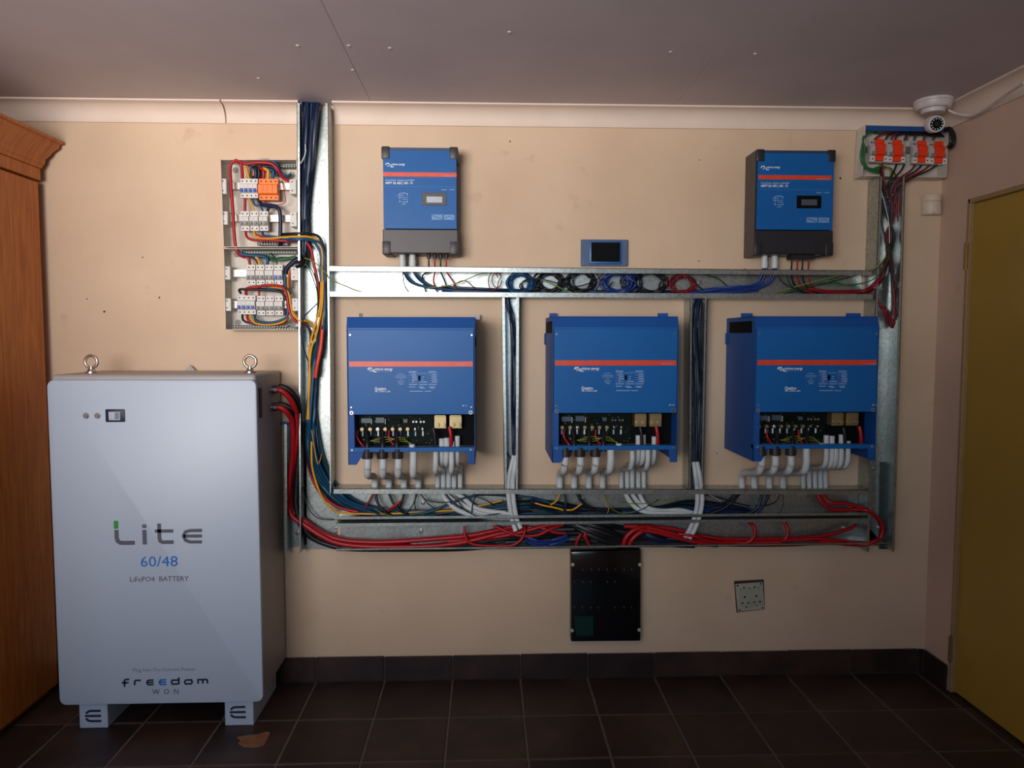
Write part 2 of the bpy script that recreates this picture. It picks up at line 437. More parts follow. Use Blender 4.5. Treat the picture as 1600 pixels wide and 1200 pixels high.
# ------------------------------------------------------------------ wall scars
wb = bpy.data.objects['wall_back']; scar = mat('dark drill hole', '#2a2420', .9)
for px, py, r in ((1313, 278.5, 1.6), (249, 465, 1.4), (163, 487, 1.6), (136, 467, 1), (797, 221, 1.2), (223, 402, 1), (1093, 250, .9), (1092, 408, 1.1), (1164, 420, .9), (1120, 708, 1), (388, 594, 1)):
    MB().disc(px, py, 0, r, .0006, 8).build('drill_hole', scar, wb)
wp = MB()
P_ = [(370, 1152), (388, 1149), (404, 1147), (418, 1143), (422, 1146), (417, 1156), (412, 1165), (398, 1168), (380, 1167), (372, 1162), (376, 1157)]
Q_ = [onZ(x, y, .0006) for x, y in P_]
wp.add([(q.x, q.y, .0014) for q in Q_] + [(q.x, q.y, -.004) for q in Q_], [tuple(range(11)), tuple(range(21, 10, -1))] + [(i, (i + 1) % 11, (i + 1) % 11 + 11, i + 11) for i in range(11)])
wp.build('worn_patch', mat('worn tan tile body', '#8a5c3c', .8, var=.25), bpy.data.objects['floor'], smooth=0)
# ------------------------------------------------------------------ cupboard
cx = -1.742; cyb = YW - .05; ct = W(56, 284, .05).z
cu = thing('wooden_cupboard', 'tall orange pine cupboard with moulded crown at the left edge', 'cupboard', (XL + .3, 2.0, 0))
MB().box(XL + .02, cx, .9, cyb, 0.03, ct).build('side_panel', WOOD, cu, bevel=.004)
MB().box(XL + .03, cx - .03, .92, cyb - .02, 0.0, .032).build('plinth', WOOD, cu)
# raised rail under the crown
MB().box(XL + .02, cx + .008, .89, cyb + .004, ct - .03 + .036, ct + .052).build('rail', WOOD, cu, bevel=.003)
prof = [(0, 0), (.012, 0), (.016, .012), (.022, .016), (.026, .034), (.04, .046), (.052, .062), (.074, .078), (.078, .092), (.09, .094), (.09, .104), (0, .104)]
zt = ct + .052
crown = MB(); nY = 1
k = len(prof)
vs = []
for yy in (.86, cyb + .004):
    for u, w in prof:
        ye = yy + (u * .28 if yy > 1 else 0)
        vs.append((cx + u * .93, min(ye, YW - .004), zt + w * 1.05))
fs = [tuple(range(k)), tuple(range(2 * k - 1, k - 1, -1))] + [(i, i + k, (i + 1) % k + k, (i + 1) % k) for i in range(k)]
crown.add(vs, fs).build('crown_moulding', WOOD, cu, smooth=25)
MB().box(XL + .02, cx, .88, cyb, zt, zt + .1).build('top_board', WOOD, cu)

# ------------------------------------------------------------------ battery
bd, bb = .345, .02
bx0, bx1 = -1.5597, -.8235
zt0, zb0 = W(90, 594, .365).z, W(240, 1099, .365).z
bat = thing('battery_cabinet', 'large off-white battery cabinet with eye bolts standing on the floor', 'battery', ((bx0 + bx1) / 2, YW - .18, 0))
ztop = W(300, 579, .03).z
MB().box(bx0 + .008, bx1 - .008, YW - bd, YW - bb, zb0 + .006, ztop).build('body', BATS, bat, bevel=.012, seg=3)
def rrect(x0, x1, z0, z1, r, n=6):
    P = []
    for cx_, cz_, a0 in ((x1 - r, z1 - r, 0), (x0 + r, z1 - r, 90), (x0 + r, z0 + r, 180), (x1 - r, z0 + r, 270)):
        for i in range(n + 1):
            a = math.radians(a0 + 90 * i / n); P.append((cx_ + r * math.cos(a), cz_ + r * math.sin(a)))
    return P
CF = .368
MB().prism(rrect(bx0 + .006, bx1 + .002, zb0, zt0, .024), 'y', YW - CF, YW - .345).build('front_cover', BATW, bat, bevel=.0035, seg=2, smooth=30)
fd = YW - onZ(124, 1138, 0).y
for xa, xb, nm in ((124.5, 168, 0), (353, 397, 1)):
    a = onZ(xa, 1138 - nm * 6, 0); b = onZ(xb, 1138 - nm * 6, 0)
    ft = MB().box(a.x, b.x, YW - fd, YW - .05, 0, zb0 + .008).build('foot', BATW, bat, bevel=.002)
    e = MB(); ox, oy = (0, 0) if nm == 0 else (226, -6)
    def q(x, y): return (x + ox, y + oy)
    e.stroke([q(134.5, 1115), q(137, 1112.5), q(140, 1111), q(144, 1110.8), q(157.5, 1110.5)], 3.4, 0, d=fd)
    e.stroke([q(133, 1118.8), q(158, 1118.4)], 3.4, 0, d=fd)
    e.stroke([q(134.5, 1122.5), q(137, 1125), q(140, 1126.4), q(144, 1126.7), q(158.3, 1126.5)], 3.4, 0, d=fd)
    e.build('emblem', PRNT_N, ft, smooth=0)
# lettering on the cover
c_ = CF + .0004
lt = MB()
lt.stroke([(182, 827.8), (182.3, 840), (184, 845.5), (188, 848), (194, 848.3), (210.6, 848)], 6.4, 0, d=c_)
lt.stroke([(225.4, 819.5), (225.6, 825)], 6.4, 0, d=c_); lt.stroke([(225.6, 828), (226.4, 850.6)], 6.4, 0, d=c_)
lt.stroke([(248.6, 818), (249.2, 841), (250.5, 845.3), (254, 847.2), (271.4, 847)], 5.8, 0, d=c_); lt.stroke([(242, 829.8), (270.8, 829.6)], 5.2, 0, d=c_)
lt.stroke([(315.8, 828.7), (297, 829), (290, 831), (286.6, 837.5), (290, 844), (297, 846.8), (315.8, 846.7)], 5.0, 0, d=c_)
lt.stroke([(286.6, 837.6), (315.8, 837.5)], 5.0, 0, d=c_)
lt.build('logo_lettering', PRNT_G, bat, smooth=0)
MB().stroke([(181.2, 813.7), (181.5, 826)], 6.6, 0, d=c_).build('logo_accent', PRNT_GR, bat, smooth=0)
lettering('60/48', 220, 278, 885.5, 16.5, c_, PRNT_B, bat, slope=-1)
lettering('LiFePO4  BATTERY', 203.5, 295, 909, 8, c_, PRNT_G, bat, slope=-1.5)
lettering('Plug Into The Current Future', 208, 304.5, 1049.5, 5.6, c_, mat('faded grey print', '#7e8896', .5), bat, slope=-2)
lettering('W  O  N', 238, 279, 1085, 8.5, c_, PRNT_G, bat, slope=-1)
fw = MB(); wv = MB()
def fs_(l, w=2.6, t=None): (t or fw).stroke(l, w, 0, d=c_)
fs_([(202, 1061.5), (196.5, 1061.6), (194.7, 1063), (194.5, 1073)]); fs_([(190.5, 1067), (201, 1066.5)])
fs_([(210.5, 1070.5), (210.6, 1064.5), (212, 1063.2), (220, 1062.8)])
for ox, t in ((0, fw), (19.5, wv)):
    fs_([(240 + ox, 1062.5 - ox * .02), (231.5 + ox, 1062.8 - ox * .02), (229.3 + ox, 1066.3 - ox * .02), (231.5 + ox, 1069.8 - ox * .02), (240 + ox, 1069.5 - ox * .02)], 2.4, t)
    fs_([(229.5 + ox, 1066.3 - ox * .02), (240 + ox, 1066 - ox * .02)], 2.2, t)
fs_([(279.3, 1058.5), (279.5, 1069)]); fs_([(279, 1062.5), (269, 1062.8), (268, 1066), (269.4, 1068.8), (279, 1068.6)])
fs_([(290, 1062.6), (299, 1062.3), (300.4, 1065.4), (299, 1068.3), (290, 1068.6), (288.4, 1065.5), (290, 1062.6)])
fs_([(309.6, 1068.2), (309.5, 1062), (323, 1061.7), (324, 1063), (324.2, 1067.8)]); fs_([(316.8, 1062), (317, 1068)])
fw.build('maker_lettering', PRNT_N, bat, smooth=0); wv.build('maker_accent', PRNT_B, bat, smooth=0)
for px in (134.8, 152.5):
    MB().disc(px, 649.5, CF, 4.6, .004, 16).disc(px, 649.5, CF + .004, 3.2, .003, 16).build('push_button', NICK, bat, bevel=.0008)
dp = MB().pbox(164, 639.5, 195, 659.5, CF - .001, CF + .004).build('display', PRNT_N, bat, bevel=.003, seg=2)
MB().pbox(169.5, 643.5, 187.5, 656.5, CF, CF + .0055).build('lcd', LCDL, dp)
MB().pbox(179, 644.5, 186, 655, CF, CF + .0062).build('lcd_bar', mat('lcd dark bars', '#77808c', .4), dp)
for px in (143, 391):
    z0 = ztop; c = W(px, 576, .22)
    c = Vector((c.x, c.y, z0 + .042))
    mb = MB().cyl((c.x, c.y, z0 - .002), (c.x, c.y, z0 + .006), .022, 16).cyl((c.x, c.y, z0 + .006), (c.x, c.y, z0 + .014), .014, 6).cyl((c.x, c.y, z0), (c.x, c.y, z0 + .024), .010, 12, .009)
    mb.torus(c, .0225, .0056, (0, 1, 0), 28, 10)
    mb.build('eye_bolt', CHROME, bat, smooth=50)
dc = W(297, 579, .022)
MB().prism([(dc.x - .028, dc.z - .006), (dc.x, dc.z + .022), (dc.x + .028, dc.z - .006), (dc.x, dc.z - .034)], 'y', YW - .024, YW - .018).build('diamond_mark', BATS, bat)  # diamond mark above the cabinet top, built as a small plate
# lugs and terminals on the right side
bs = bx1 - .008
MB().box(bs - .002, bs + .006, YW - .31, YW - .285, W(0, 607, .3).z - .11, W(0, 607, .3).z).build('cable_gland_plate', DARKP, bat, bevel=.002)
for py in (608, 635):
    c = W(425, py, .12)
    MB().cyl((bs - .005, YW - .13, c.z), (bs + .014, YW - .13, c.z), .019, 6).cyl((bs, YW - .13, c.z), (bs + .02, YW - .13, c.z), .012, 16).build('terminal_base', DARKP, bat, bevel=.001)
    MB().cyl((bs, YW - .16, c.z), (bs + .022, YW - .16, c.z), .006, 8).cyl((bs + .002, YW - .175, c.z), (bs + .006, YW - .175, c.z), .006, 8).box(bs + .012, bs + .03, YW - .165, YW - .135, c.z - .004, c.z + .004).build('terminal_lug', NICK, bat)

# ------------------------------------------------------------------ trunking
D = .09
def trunk(label, L0, L1, R0, R1, lip, parts='ab', group=None, bolts=(), Dd=D, lipb=None, film=None, name='cable_trunking'):
    """galvanised channel: two rim lines (pixel ends, seen at depth Dd), back plate, two flanges with turned-in lips"""
    A0, A1, B0, B1 = W(*L0, Dd), W(*L1, Dd), W(*R0, Dd), W(*R1, Dd)
    loc = Vector((min(A0.x, A1.x, B0.x, B1.x) * .5 + max(A0.x, A1.x, B0.x, B1.x) * .5, YW, min(A0.z, A1.z, B0.z, B1.z)))
    t = thing(name, label, 'trunking', loc, group)
    back = lambda p: Vector((p.x, YW - .003, p.z))
    MB().slab(back(A0), back(A1), back(B1), back(B0), (0, -.002, 0)).build('back_plate', GALV, t, smooth=0)
    for key, (P0, P1, Q0, Q1) in (('a', (A0, A1, B0, B1)), ('b', (B0, B1, A0, A1))):
        if key not in parts: continue
        i0 = (Q0 - P0).normalized(); i1 = (Q1 - P1).normalized(); th = .0022
        mb = MB().hexa([P0, P1, back(P1), back(P0), P0 + i0 * th, P1 + i1 * th, back(P1) + i1 * th, back(P0) + i0 * th])
        w = (lip if key == 'a' else (lipb or lip)) * 2.91 / FPX
        mb.slab(P0, P1, P1 + i1 * w, P0 + i0 * w, (0, .002, 0))
        mb.build('flange', GALV, t, smooth=0)
    for (bx, by) in bolts:
        c = W(bx, by, .006)
        MB().cyl(c, c - Vector((0, .004, 0)), .009, 14).cyl(c - Vector((0, .004, 0)), c - Vector((0, .009, 0)), .005, 6).build('bolt', NICK, t, bevel=.0006)
    return t
trunk('tall vertical trunking rising from the black and red battery cables to the ceiling', (463.5, 161), (468, 866), (513, 161), (517.5, 768), 4.5, bolts=((493, 203), (496, 316), (500, 590), (500, 705)))
trunk('short trunking end beside the battery, left of the tall vertical one', (443, 663), (444, 866), (471, 663), (471, 860), 5, parts='a', bolts=((465, 833),))
MB_ = MB().quadbox([(468, 770), (527, 770), (527, 858), (468, 858)], .002, .004)
corner = thing('corner_plate', 'flat galvanised plate joining the tall trunking to the bottom tray', 'plate', W(497, 858, 0)); MB_.build('plate', GALV, corner, smooth=0)
MB().disc(500, 846, .005, 2, .005).disc(525, 826, .005, 2, .005).disc(525, 831, .005, 2, .005).build('bolt', NICK, corner)
trunk('bright horizontal tray full of coiled cables under the charge controllers', (514, 415), (1362, 422.5), (514, 464), (1364, 467.5), 8, bolts=((661, 425), (540, 454), (545, 454), (1094, 441)))
trunk('vertical trunking between the left and middle inverters', (784.5, 465), (788, 764), (811, 465), (810, 764), 4.2)
trunk('vertical trunking between the middle and right inverters', (1078, 466), (1075.5, 764), (1105, 466), (1099, 764), 3.6, bolts=((1083, 610),))
trunk('long wiring tray directly below the three inverters', (521, 763.5), (1357, 765), (523, 812.5), (1354, 806), 8, lipb=5, bolts=((661, 786), (912, 780)))
trunk('lowest long tray holding the thick red cables', (525, 817), (1354, 809.8), (525, 861), (1390, 850.5), 6, lipb=3.5, bolts=((658, 830), (1320, 825)))
trunk('tall vertical trunking on the right below the orange breakers', (1374.5, 276), (1354, 862), (1414.5, 276), (1397.5, 862), 4, bolts=((1374, 445), (1367, 732), (1373, 824), (1392, 300)))
pf = thing('perforated_strip', 'perforated steel strip low inside the right vertical trunking', 'bracket', W(1386, 855, .01))
MB().quadbox([(1376, 722), (1397, 722), (1394, 858), (1374, 858)], .006, .010).build('strip', mat('dark weathered steel', '#56605e', .4, .8), pf, smooth=0)
for k in range(15):
    c_px = 1387 - k * .35
    MB().disc(c_px, 728 + k * 8, .0105, 1.9, .0015, 8).build('slot', WPL, pf)
MB().quadbox([(438, 659), (466, 659), (466, 664), (438, 664)], .02, .022).build('film', FILM)
bpy.data.objects['film'].name = 'blue_film'; tag(bpy.data.objects['blue_film'], 'blue protective film left on top of the short trunking end', 'film')

# ------------------------------------------------------------------ distribution boxes and breakers
def dbox(label, pts, Dd, m, name='distribution_box'):
    """open steel box: rim corners as pixels at depth Dd (tl, tr, br, bl)"""
    P = [W(x, y, Dd) for x, y in pts]
    t = thing(name, label, 'box', Vector(((P[0].x + P[1].x) / 2, YW, P[3].z)))
    bk = lambda p, d=.004: Vector((p.x, YW - d, p.z))
    MB().slab(bk(P[0]), bk(P[1]), bk(P[2]), bk(P[3]), (0, -.003, 0)).build('back_panel', m, t, smooth=0)
    for i in range(4):
        a, b = P[i], P[(i + 1) % 4]; cen = (P[0] + P[1] + P[2] + P[3]) / 4
        n = Vector((-(b.z - a.z), 0, b.x - a.x)).normalized()
        if n.dot(cen - a) < 0: n = -n
        MB().slab(a, b, bk(b), bk(a), n * .0022).build('side', m, t, smooth=0)
    return t
db1 = dbox('upper open breaker box with the orange surge arrester, doorless', [(344, 249), (464, 249), (466.5, 386), (349, 386)], .085, BOXW)
db2 = dbox('lower open breaker box with two rows of breakers', [(349, 388), (466.5, 388), (468, 515.5), (352, 515.5)], .085, BOXW)
rail_m = mat('zinc din rail', '#b9b3a6', .35, .8)
def din(t, x0, x1, yc, d=.045):
    MB().pbox(x0, yc - 5, x1, yc + 5, d - .006, d).build('din_rail', rail_m, t)
    MB().pbox(x0, yc - 5.6, x1, yc - 3.8, d, d + .002).pbox(x0, yc + 3.8, x1, yc + 5.6, d, d + .002).build('rail_edge', rail_m, t)
def holder(t, x0, x1, y0, y1):
    h = MB().pbox(x0, y0, x1, y1, .01, .078).build('rail_holder', WPL, t, bevel=.0015)
    MB().disc((x0 + x1) / 2 - 1, y0 + 4, .0785, 1.1, .001).disc((x0 + x1) / 2 - 1, y1 - 5, .0785, 1.1, .001).build('screw', DARKP, h)
for t, yc, xs in ((db1, 291, 0), (db1, 341, 1), (db2, 427, 2), (db2, 476, 3)):
    din(t, 352 + xs * 1, 462, yc)
holder(db1, 344.5, 354, 279, 303); holder(db1, 452, 463, 280, 303)
holder(db1, 345.5, 356, 330, 351); holder(db1, 453, 464, 331, 354)
holder(db2, 349.5, 360, 416, 437); holder(db2, 454, 466, 417, 438)
holder(db2, 350.5, 361, 466, 486); holder(db2, 456, 466.5, 466, 486)
def busbar(t, x0, x1, y, m, nm='terminal_strip', tilt=0):
    o = MB().pbox(x0, y - 2.6, x1, y + 2.6, .02, .04).build(nm, m, t)
    s = MB(); x = x0 + 3
    while x < x1 - 2:
        s.disc(x, y, .0405, 1.0, .0015, 8); x += 4.2
    s.build('terminal_screws', BOXW, o)
busbar(db1, 402, 450, 381, BLACKP); busbar(db1, 410, 446, 378, BLACKP)
busbar(db1, 415, 462, 260, DGRN); busbar(db2, 378, 464, 394.5, DGRN)
busbar(db2, 364, 450, 510.5, BLACKP); busbar(db2, 430, 464, 513, DGRN)
kn = mat('knockout grey', '#8d8a84', .6)
for t, px, py in ((db1, 368, 266), (db2, 370, 398), (db2, 372, 504), (db2, 458, 506)):
    MB().disc(px, py, .0075, 4.5, .001, 16).build('knockout', kn, t)
def breaker(label, x0, x1, y0, y1, poles, tm, body=WPL, group=None, cat='breaker', name='circuit_breaker', plug=None, front=.078):
    a = W(x0, y0, front); b = W(x1, y1, front); yf = YW - front
    H_ = a.z - b.z; zc = b.z
    t = thing(name, label, cat, Vector(((a.x + b.x) / 2, YW - .05, zc)), group)
    x0_, x1_ = a.x + .0005, b.x - .0005
    pr = [(YW - .046, zc), (yf + .012, zc), (yf + .012, zc + H_ * .24), (yf, zc + H_ * .28), (yf, zc + H_ * .70), (yf + .012, zc + H_ * .74), (yf + .012, zc + H_), (YW - .046, zc + H_)]
    MB().prism(pr, 'x', x0_, x1_).build('body', body, t, bevel=.0008, smooth=30)
    w = (x1_ - x0_) / poles; sc = MB(); tg = []
    for k in range(poles):
        xm = x0_ + w * (k + .5)
        for zz in (.12, .87):
            sc.cyl((xm, yf + .0118, zc + H_ * zz), (xm, yf + .0108, zc + H_ * zz), .0028, 8)
        if tm is not None:
            MB().box(xm - w * .3, xm + w * .3, yf - .008, yf + .001, zc + H_ * .30, zc + H_ * .46).build('toggle', tm, t, bevel=.0008)
            MB().box(xm - w * .42, xm + w * .42, yf - .0012, yf + .001, zc + H_ * .28, zc + H_ * .36).build('toggle_slot', tm, t)
    sc.build('terminal_screws', DKSH, t)
    if poles > 1 and plug is None:
        gp = MB()
        for k in range(1, poles): gp.box(x0_ + w * k - .0003, x0_ + w * k + .0003, yf - .0005, yf + .002, zc + H_ * .3, zc + H_ * .69)
        gp.build('module_joint', GRYT, t)
    return t, x0_, x1_, zc, H_, yf
breaker('four-pole breaker with blue toggles left of the orange surge arrester', 373.5, 402, 278, 308.5, 4, BLUT)
t, xa, xb, zc, H_, yf = breaker('orange surge arrester on the top rail of the upper breaker box', 402.5, 434, 278, 312, 4, None, ORNG, cat='surge arrester', name='surge_arrester', plug=1)
for k in range(4):
    w = (xb - xa) / 4
    MB().box(xa + w * k + .0002, xa + w * (k + 1) - .0002, yf - .003, yf + .001, zc + H_ * .3, zc + H_ * .69).build('plug', ORNG, t, bevel=.0008)
for k in range(3):
    breaker('two-pole grey-toggle breaker, %s of three on the second rail' % ('left one', 'middle one', 'right one')[k], 374 + 14.7 * k, 374 + 14.7 * (k + 1), 329, 360, 2, GRYT, group='grey breakers on the second rail')
for k in range(4):
    breaker(('two-pole breaker on the third rail, %s with a grey toggle' % ('leftmost', 'second from left', 'third from left')[k]) if k < 3 else 'two-pole breaker with blue toggles at the right end of the third rail', 384 + 14.25 * k, 384 + 14.25 * (k + 1), 413, 445, 2, GRYT if k < 3 else BLUT, group='breakers on the third rail')
breaker('four-pole breaker with blue toggles on the lowest rail', 369, 398.5, 461, 491, 4, BLUT)
for k in range(3):
    breaker('two-pole grey-toggle breaker, %s of three on the lowest rail' % ('left one', 'middle one', 'right one')[k], 399.5 + 14 * k, 399.5 + 14 * (k + 1), 462, 492.5, 2, GRYT, group='grey breakers on the lowest rail')
# right-hand box
db3 = dbox('open switch box high in the right corner with orange units', [(1352, 195), (1482.5, 198), (1479, 277), (1347, 275)], .07, BOXW)
MB().quadbox([(1353, 196), (1482, 199), (1482, 206), (1353, 204)], .066, .071).build('blue_film', FILM, db3)
din(db3, 1354, 1478, 234, .03)
lb = ('leftmost', 'second from left', 'third from left', 'rightmost')
for k, (x0, x1) in enumerate(((1360.5, 1387), (1388, 1414), (1427, 1452), (1453, 1479))):
    y0 = 217 + k * 1.2
    t, xa, xb, zc, H_, yf = breaker('orange and white surge unit in the right box, ' + lb[k], x0, x1, y0, y0 + 36, 2, GRYT, GRPL, 'orange units in the right box', 'surge unit', 'surge_unit', plug=1, front=.066)
    w = xb - xa
    pr = [(yf - .004, zc + H_ * .04), (yf - .004, zc + H_ * .26), (yf - .016, zc + H_ * .30), (yf - .016, zc + H_ * .74), (yf - .004, zc + H_ * .80), (yf - .004, zc + H_ * .99), (yf + .006, zc + H_ * .99), (yf + .006, zc + H_ * .04)]
    MB().prism(pr, 'x', xa + w * .27, xa + w * .76).build('plug', ORRD, t, bevel=.001, smooth=30)
    MB().prism([(yf - .001, zc), (yf - .001, zc + H_ * .26), (yf + .01, zc + H_ * .26), (yf + .01, zc)], 'x', xa, xa + w * .27).prism([(yf - .001, zc), (yf - .001, zc + H_ * .26), (yf + .01, zc + H_ * .26), (yf + .01, zc)], 'x', xa + w * .76, xb).build('terminal_block', WPL, t, bevel=.0008)
    MB().cyl((xa + w * .13, yf, zc + H_ * .13), (xa + w * .13, yf - .002, zc + H_ * .13), .003, 8).cyl((xa + w * .88, yf, zc + H_ * .13), (xa + w * .88, yf - .002, zc + H_ * .13), .003, 8).cyl((xa + w * .13, yf + .012, zc + H_ * .88), (xa + w * .13, yf + .01, zc + H_ * .88), .003, 8).build('screw_hole', DKSH, t)

# ------------------------------------------------------------------ inverters
def inverter(label, xl, yt, side, brackets, cables):
    """xl,yt: pixel of the front's upper left corner. local u across (0..1), v pixels down from the top edge"""
    dF = .34; s = (YW - dF) / FPX; o = W(xl, yt, dF); Wd = .463
    X = lambda u: o.x + u * Wd
    Z = lambda v: o.z - v * s
    Y = lambda d: YW - d
    t = thing('inverter', label, 'inverter', Vector((X(.5), YW, Z(230))), 'blue inverters')
    th = .002
    # carcass
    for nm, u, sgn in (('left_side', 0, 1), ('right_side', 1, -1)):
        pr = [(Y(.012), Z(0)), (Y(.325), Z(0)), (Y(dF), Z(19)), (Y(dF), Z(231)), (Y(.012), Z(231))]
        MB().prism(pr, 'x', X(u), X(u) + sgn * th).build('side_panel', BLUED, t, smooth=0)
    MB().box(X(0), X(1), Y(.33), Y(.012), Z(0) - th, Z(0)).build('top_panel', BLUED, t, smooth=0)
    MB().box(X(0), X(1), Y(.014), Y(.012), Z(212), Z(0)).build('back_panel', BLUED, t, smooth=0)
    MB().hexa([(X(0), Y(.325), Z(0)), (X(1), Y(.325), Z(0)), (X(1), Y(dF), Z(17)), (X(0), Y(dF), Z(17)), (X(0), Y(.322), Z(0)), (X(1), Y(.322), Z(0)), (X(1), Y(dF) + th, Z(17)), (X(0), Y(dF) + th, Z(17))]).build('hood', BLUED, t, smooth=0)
    fp = MB().box(X(.008), X(.992), Y(dF + .002), Y(dF - .002), Z(152), Z(19.5)).box(X(.004), X(.996), Y(dF - .001), Y(dF - .004), Z(20), Z(16.5)).build('front_panel', BLUE, t, bevel=.0015)
    MB().box(X(.018), X(.982), Y(dF + .0028), Y(dF), Z(77), Z(69)).build('stripe', ORSTR, fp, smooth=0)
    d2 = dF + .0022
    PX = lambda px: xl + (px - 541)          # pixel of the left unit -> this unit
    PY = lambda py: yt + (py - 495)
    lg = MB()
    for k in range(2):
        ox, oy = (k * 4.2, k * 2.6)
        lg.stroke([(PX(574.5 + ox), PY(578 + oy)), (PX(576 + ox), PY(575 + oy)), (PX(580.5 + ox), PY(575 + oy)), (PX(580 + ox), PY(578.3 + oy)), (PX(584.5 + ox), PY(578.3 + oy))], 1.3, 0, d=d2)
    lg.stroke([(PX(576), PY(577)), (PX(583), PY(580))], 1.2, 0, d=d2)
    lg.build('logo_mark', WPRINT, fp, smooth=0)
    lettering('victron energy', PX(585.5), PX(613.5), PY(578.6), 4.2, d2, WPRINT, fp, bold=.02)
    lettering('B L U E   P O W E R', PX(590), PX(607), PY(581), 1, d2, LPRINT, fp)
    lettering('Quattro', PX(585.5), PX(603.5), PY(609.6), 4.8, d2, WPRINT, fp, bold=.02)
    lettering('48 | 15000 | 200', PX(585.5), PX(610), PY(612.6), 1.9, d2, WPRINT, fp, bold=.02)
    lettering('www.victronenergy.com', PX(711), PX(729), PY(570), 1.7, dF + .0028, LPRINT, fp)
    lettering('48 / 15', PX(722), PX(730), PY(635), 2.6, d2, WPRINT, fp)
    lettering('charger', PX(639), PX(651), PY(581.8), 2.3, d2, WPRINT, fp)
    lettering('inverter', PX(670), PX(682), PY(581.8), 2.3, d2, WPRINT, fp)
    lines = MB(); r = random.Random(3)
    for y in (583.6, 587.5, 591, 594.5, 598):
        for a, b in ((639, 652), (653, 668), (669.5, 683.5)):
            if y in (583.6, 598) or a != 653: lines.stroke([(PX(a), PY(y)), (PX(b), PY(y))], .35, 0, d=d2)
    for y, l in ((585.6, ((643, 650), (675, 682))), (589.2, ((644, 651), (675, 682), (660, 662.5))), (592.8, ((644, 652), (675, 683), (659, 662))), (596.4, ((644, 647), (675, 683), (657, 667))),
                 (600.8, ((639, 652), (655, 668), (670, 682))), (604.5, ((639, 649), (654, 662), (670, 680))), (606.3, ((656, 664), (672, 679))), (611.3, ((640, 661), (663, 674)))):
        for a, b in l: lines.stroke([(PX(a), PY(y)), (PX(b), PY(y))], .8, 0, d=d2)
    for y, a, b in ((584.5, 621, 631), (587.5, 618, 635), (590, 618, 635), (593, 624, 629), (596, 621, 632), (598.5, 622, 630), (600.5, 624, 630)):
        lines.stroke([(PX(a), PY(y)), (PX(b), PY(y))], .45, 0, d=d2)
    lines.build('panel_print', LPRINT, fp, smooth=0)
    MB().pbox(PX(653.5), PY(587), PX(656.5), PY(594.5), dF, dF + .006).build('switch', DKSH, fp)
    leds = MB()
    for y in (589, 592.5, 596): leds.disc(PX(641), PY(y), dF + .002, .7, .001, 8).disc(PX(671.5), PY(y), dF + .002, .8, .001, 8)
    leds.build('indicator_lamps', DKSH, fp)
    for u, v in ((.028, 28), (.975, 28), (.03, 140.5), (.97, 140.5)):
        MB().cyl((X(u), Y(dF + .002), Z(v)), (X(u), Y(dF + .004), Z(v)), .003, 10).build('screw', NICK, fp)
    for u in (.032, .965):
        MB().cyl((X(u), Y(dF + .002), Z(149)), (X(u), Y(dF + .004), Z(149)), .0072, 16).build('washer', NICK, fp)
        MB().cyl((X(u), Y(dF + .004), Z(149)), (X(u), Y(dF + .0045), Z(149)), .003, 8).build('bolt_socket', DKSH, fp)
        MB().cyl((X(u), Y(dF + .002), Z(207.5)), (X(u), Y(dF + .004), Z(207.5)), .0045, 12).build('screw', NICK, t)
    # wiring bay
    MB().box(X(.0), X(1), Y(dF), Y(dF - .022), Z(211), Z(204)).build('lower_rail', BLUE, t, bevel=.001)
    for uu, poly in ((0, [(0, 211), (0, 231), (.065, 231), (.12, 214), (.12, 211)]), (1, [(1, 211), (1, 231), (.945, 231), (.935, 214), (.935, 211)])):
        MB().prism([(X(a), Z(b)) for a, b in poly], 'y', Y(dF), Y(dF - .002)).build('corner_flap', BLUED, t, smooth=0)
    MB().box(X(.01), X(.99), Y(.262), Y(.255), Z(206), Z(150)).build('bay_back', DKSH, t)
    MB().box(X(.004), X(.05), Y(dF - .002), Y(.26), Z(204), Z(151)).build('bay_cheek', BLUED, t, smooth=0)
    bd_ = MB().box(X(.04), X(.66), Y(.268), Y(.262), Z(204), Z(153)).build('circuit_board', PCB, t)
    rr = random.Random(5)
    def comp(u0, v0, u1, v1, dep, m, nm, par=bd_): return MB().box(X(u0), X(u1), Y(.268 + dep), Y(.268), Z(v1), Z(v0)).build(nm, m, par, bevel=.0008)
    gp = mat('blue grey relay plastic', '#465660', .4)
    comp(.085, 160, .165, 168, .018, gp, 'relay'); comp(.20, 159, .27, 168, .018, gp, 'relay'); comp(.33, 163, .40, 169, .012, PCB, 'connector'); comp(.42, 162, .455, 168, .012, gp, 'connector')
    comp(.165, 161, .172, 170, .02, GRPL, 'relay_clip'); comp(.275, 161, .282, 170, .02, GRPL, 'relay_clip')
    for k, u in enumerate((.09, .155, .215, .275, .335, .395, .455, .515, .575)):
        m_ = BRASS if k in (0, 1, 3, 4, 5, 6) else NICK
        MB().cyl((X(u), Y(.268), Z(178)), (X(u), Y(.285), Z(178)), .0068 if k < 7 else .004, 12).cyl((X(u), Y(.285), Z(178)), (X(u), Y(.288), Z(178)), .004, 6).build('terminal_screw', m_, bd_)
        comp(u - .006, 182, u + .006, 190, .003, WPRINT if k in (2, 3, 6, 8) else LPRINT, 'wire_tag')
    for u in (.50, .525, .56, .585): MB().cyl((X(u), Y(.268), Z(166.5)), (X(u), Y(.28), Z(166.5)), .004, 8).build('small_terminal', NICK, bd_)
    sm = MB()
    for k in range(60):
        u = rr.uniform(.06, .64); v = rr.uniform(155, 203); w = rr.uniform(.003, .012); h = rr.uniform(.6, 2)
        sm.box(X(u), X(u + w), Y(.271), Y(.268), Z(v + h), Z(v))
    sm.build('small_components', mat('dim component grey', '#4c5452', .5), bd_)
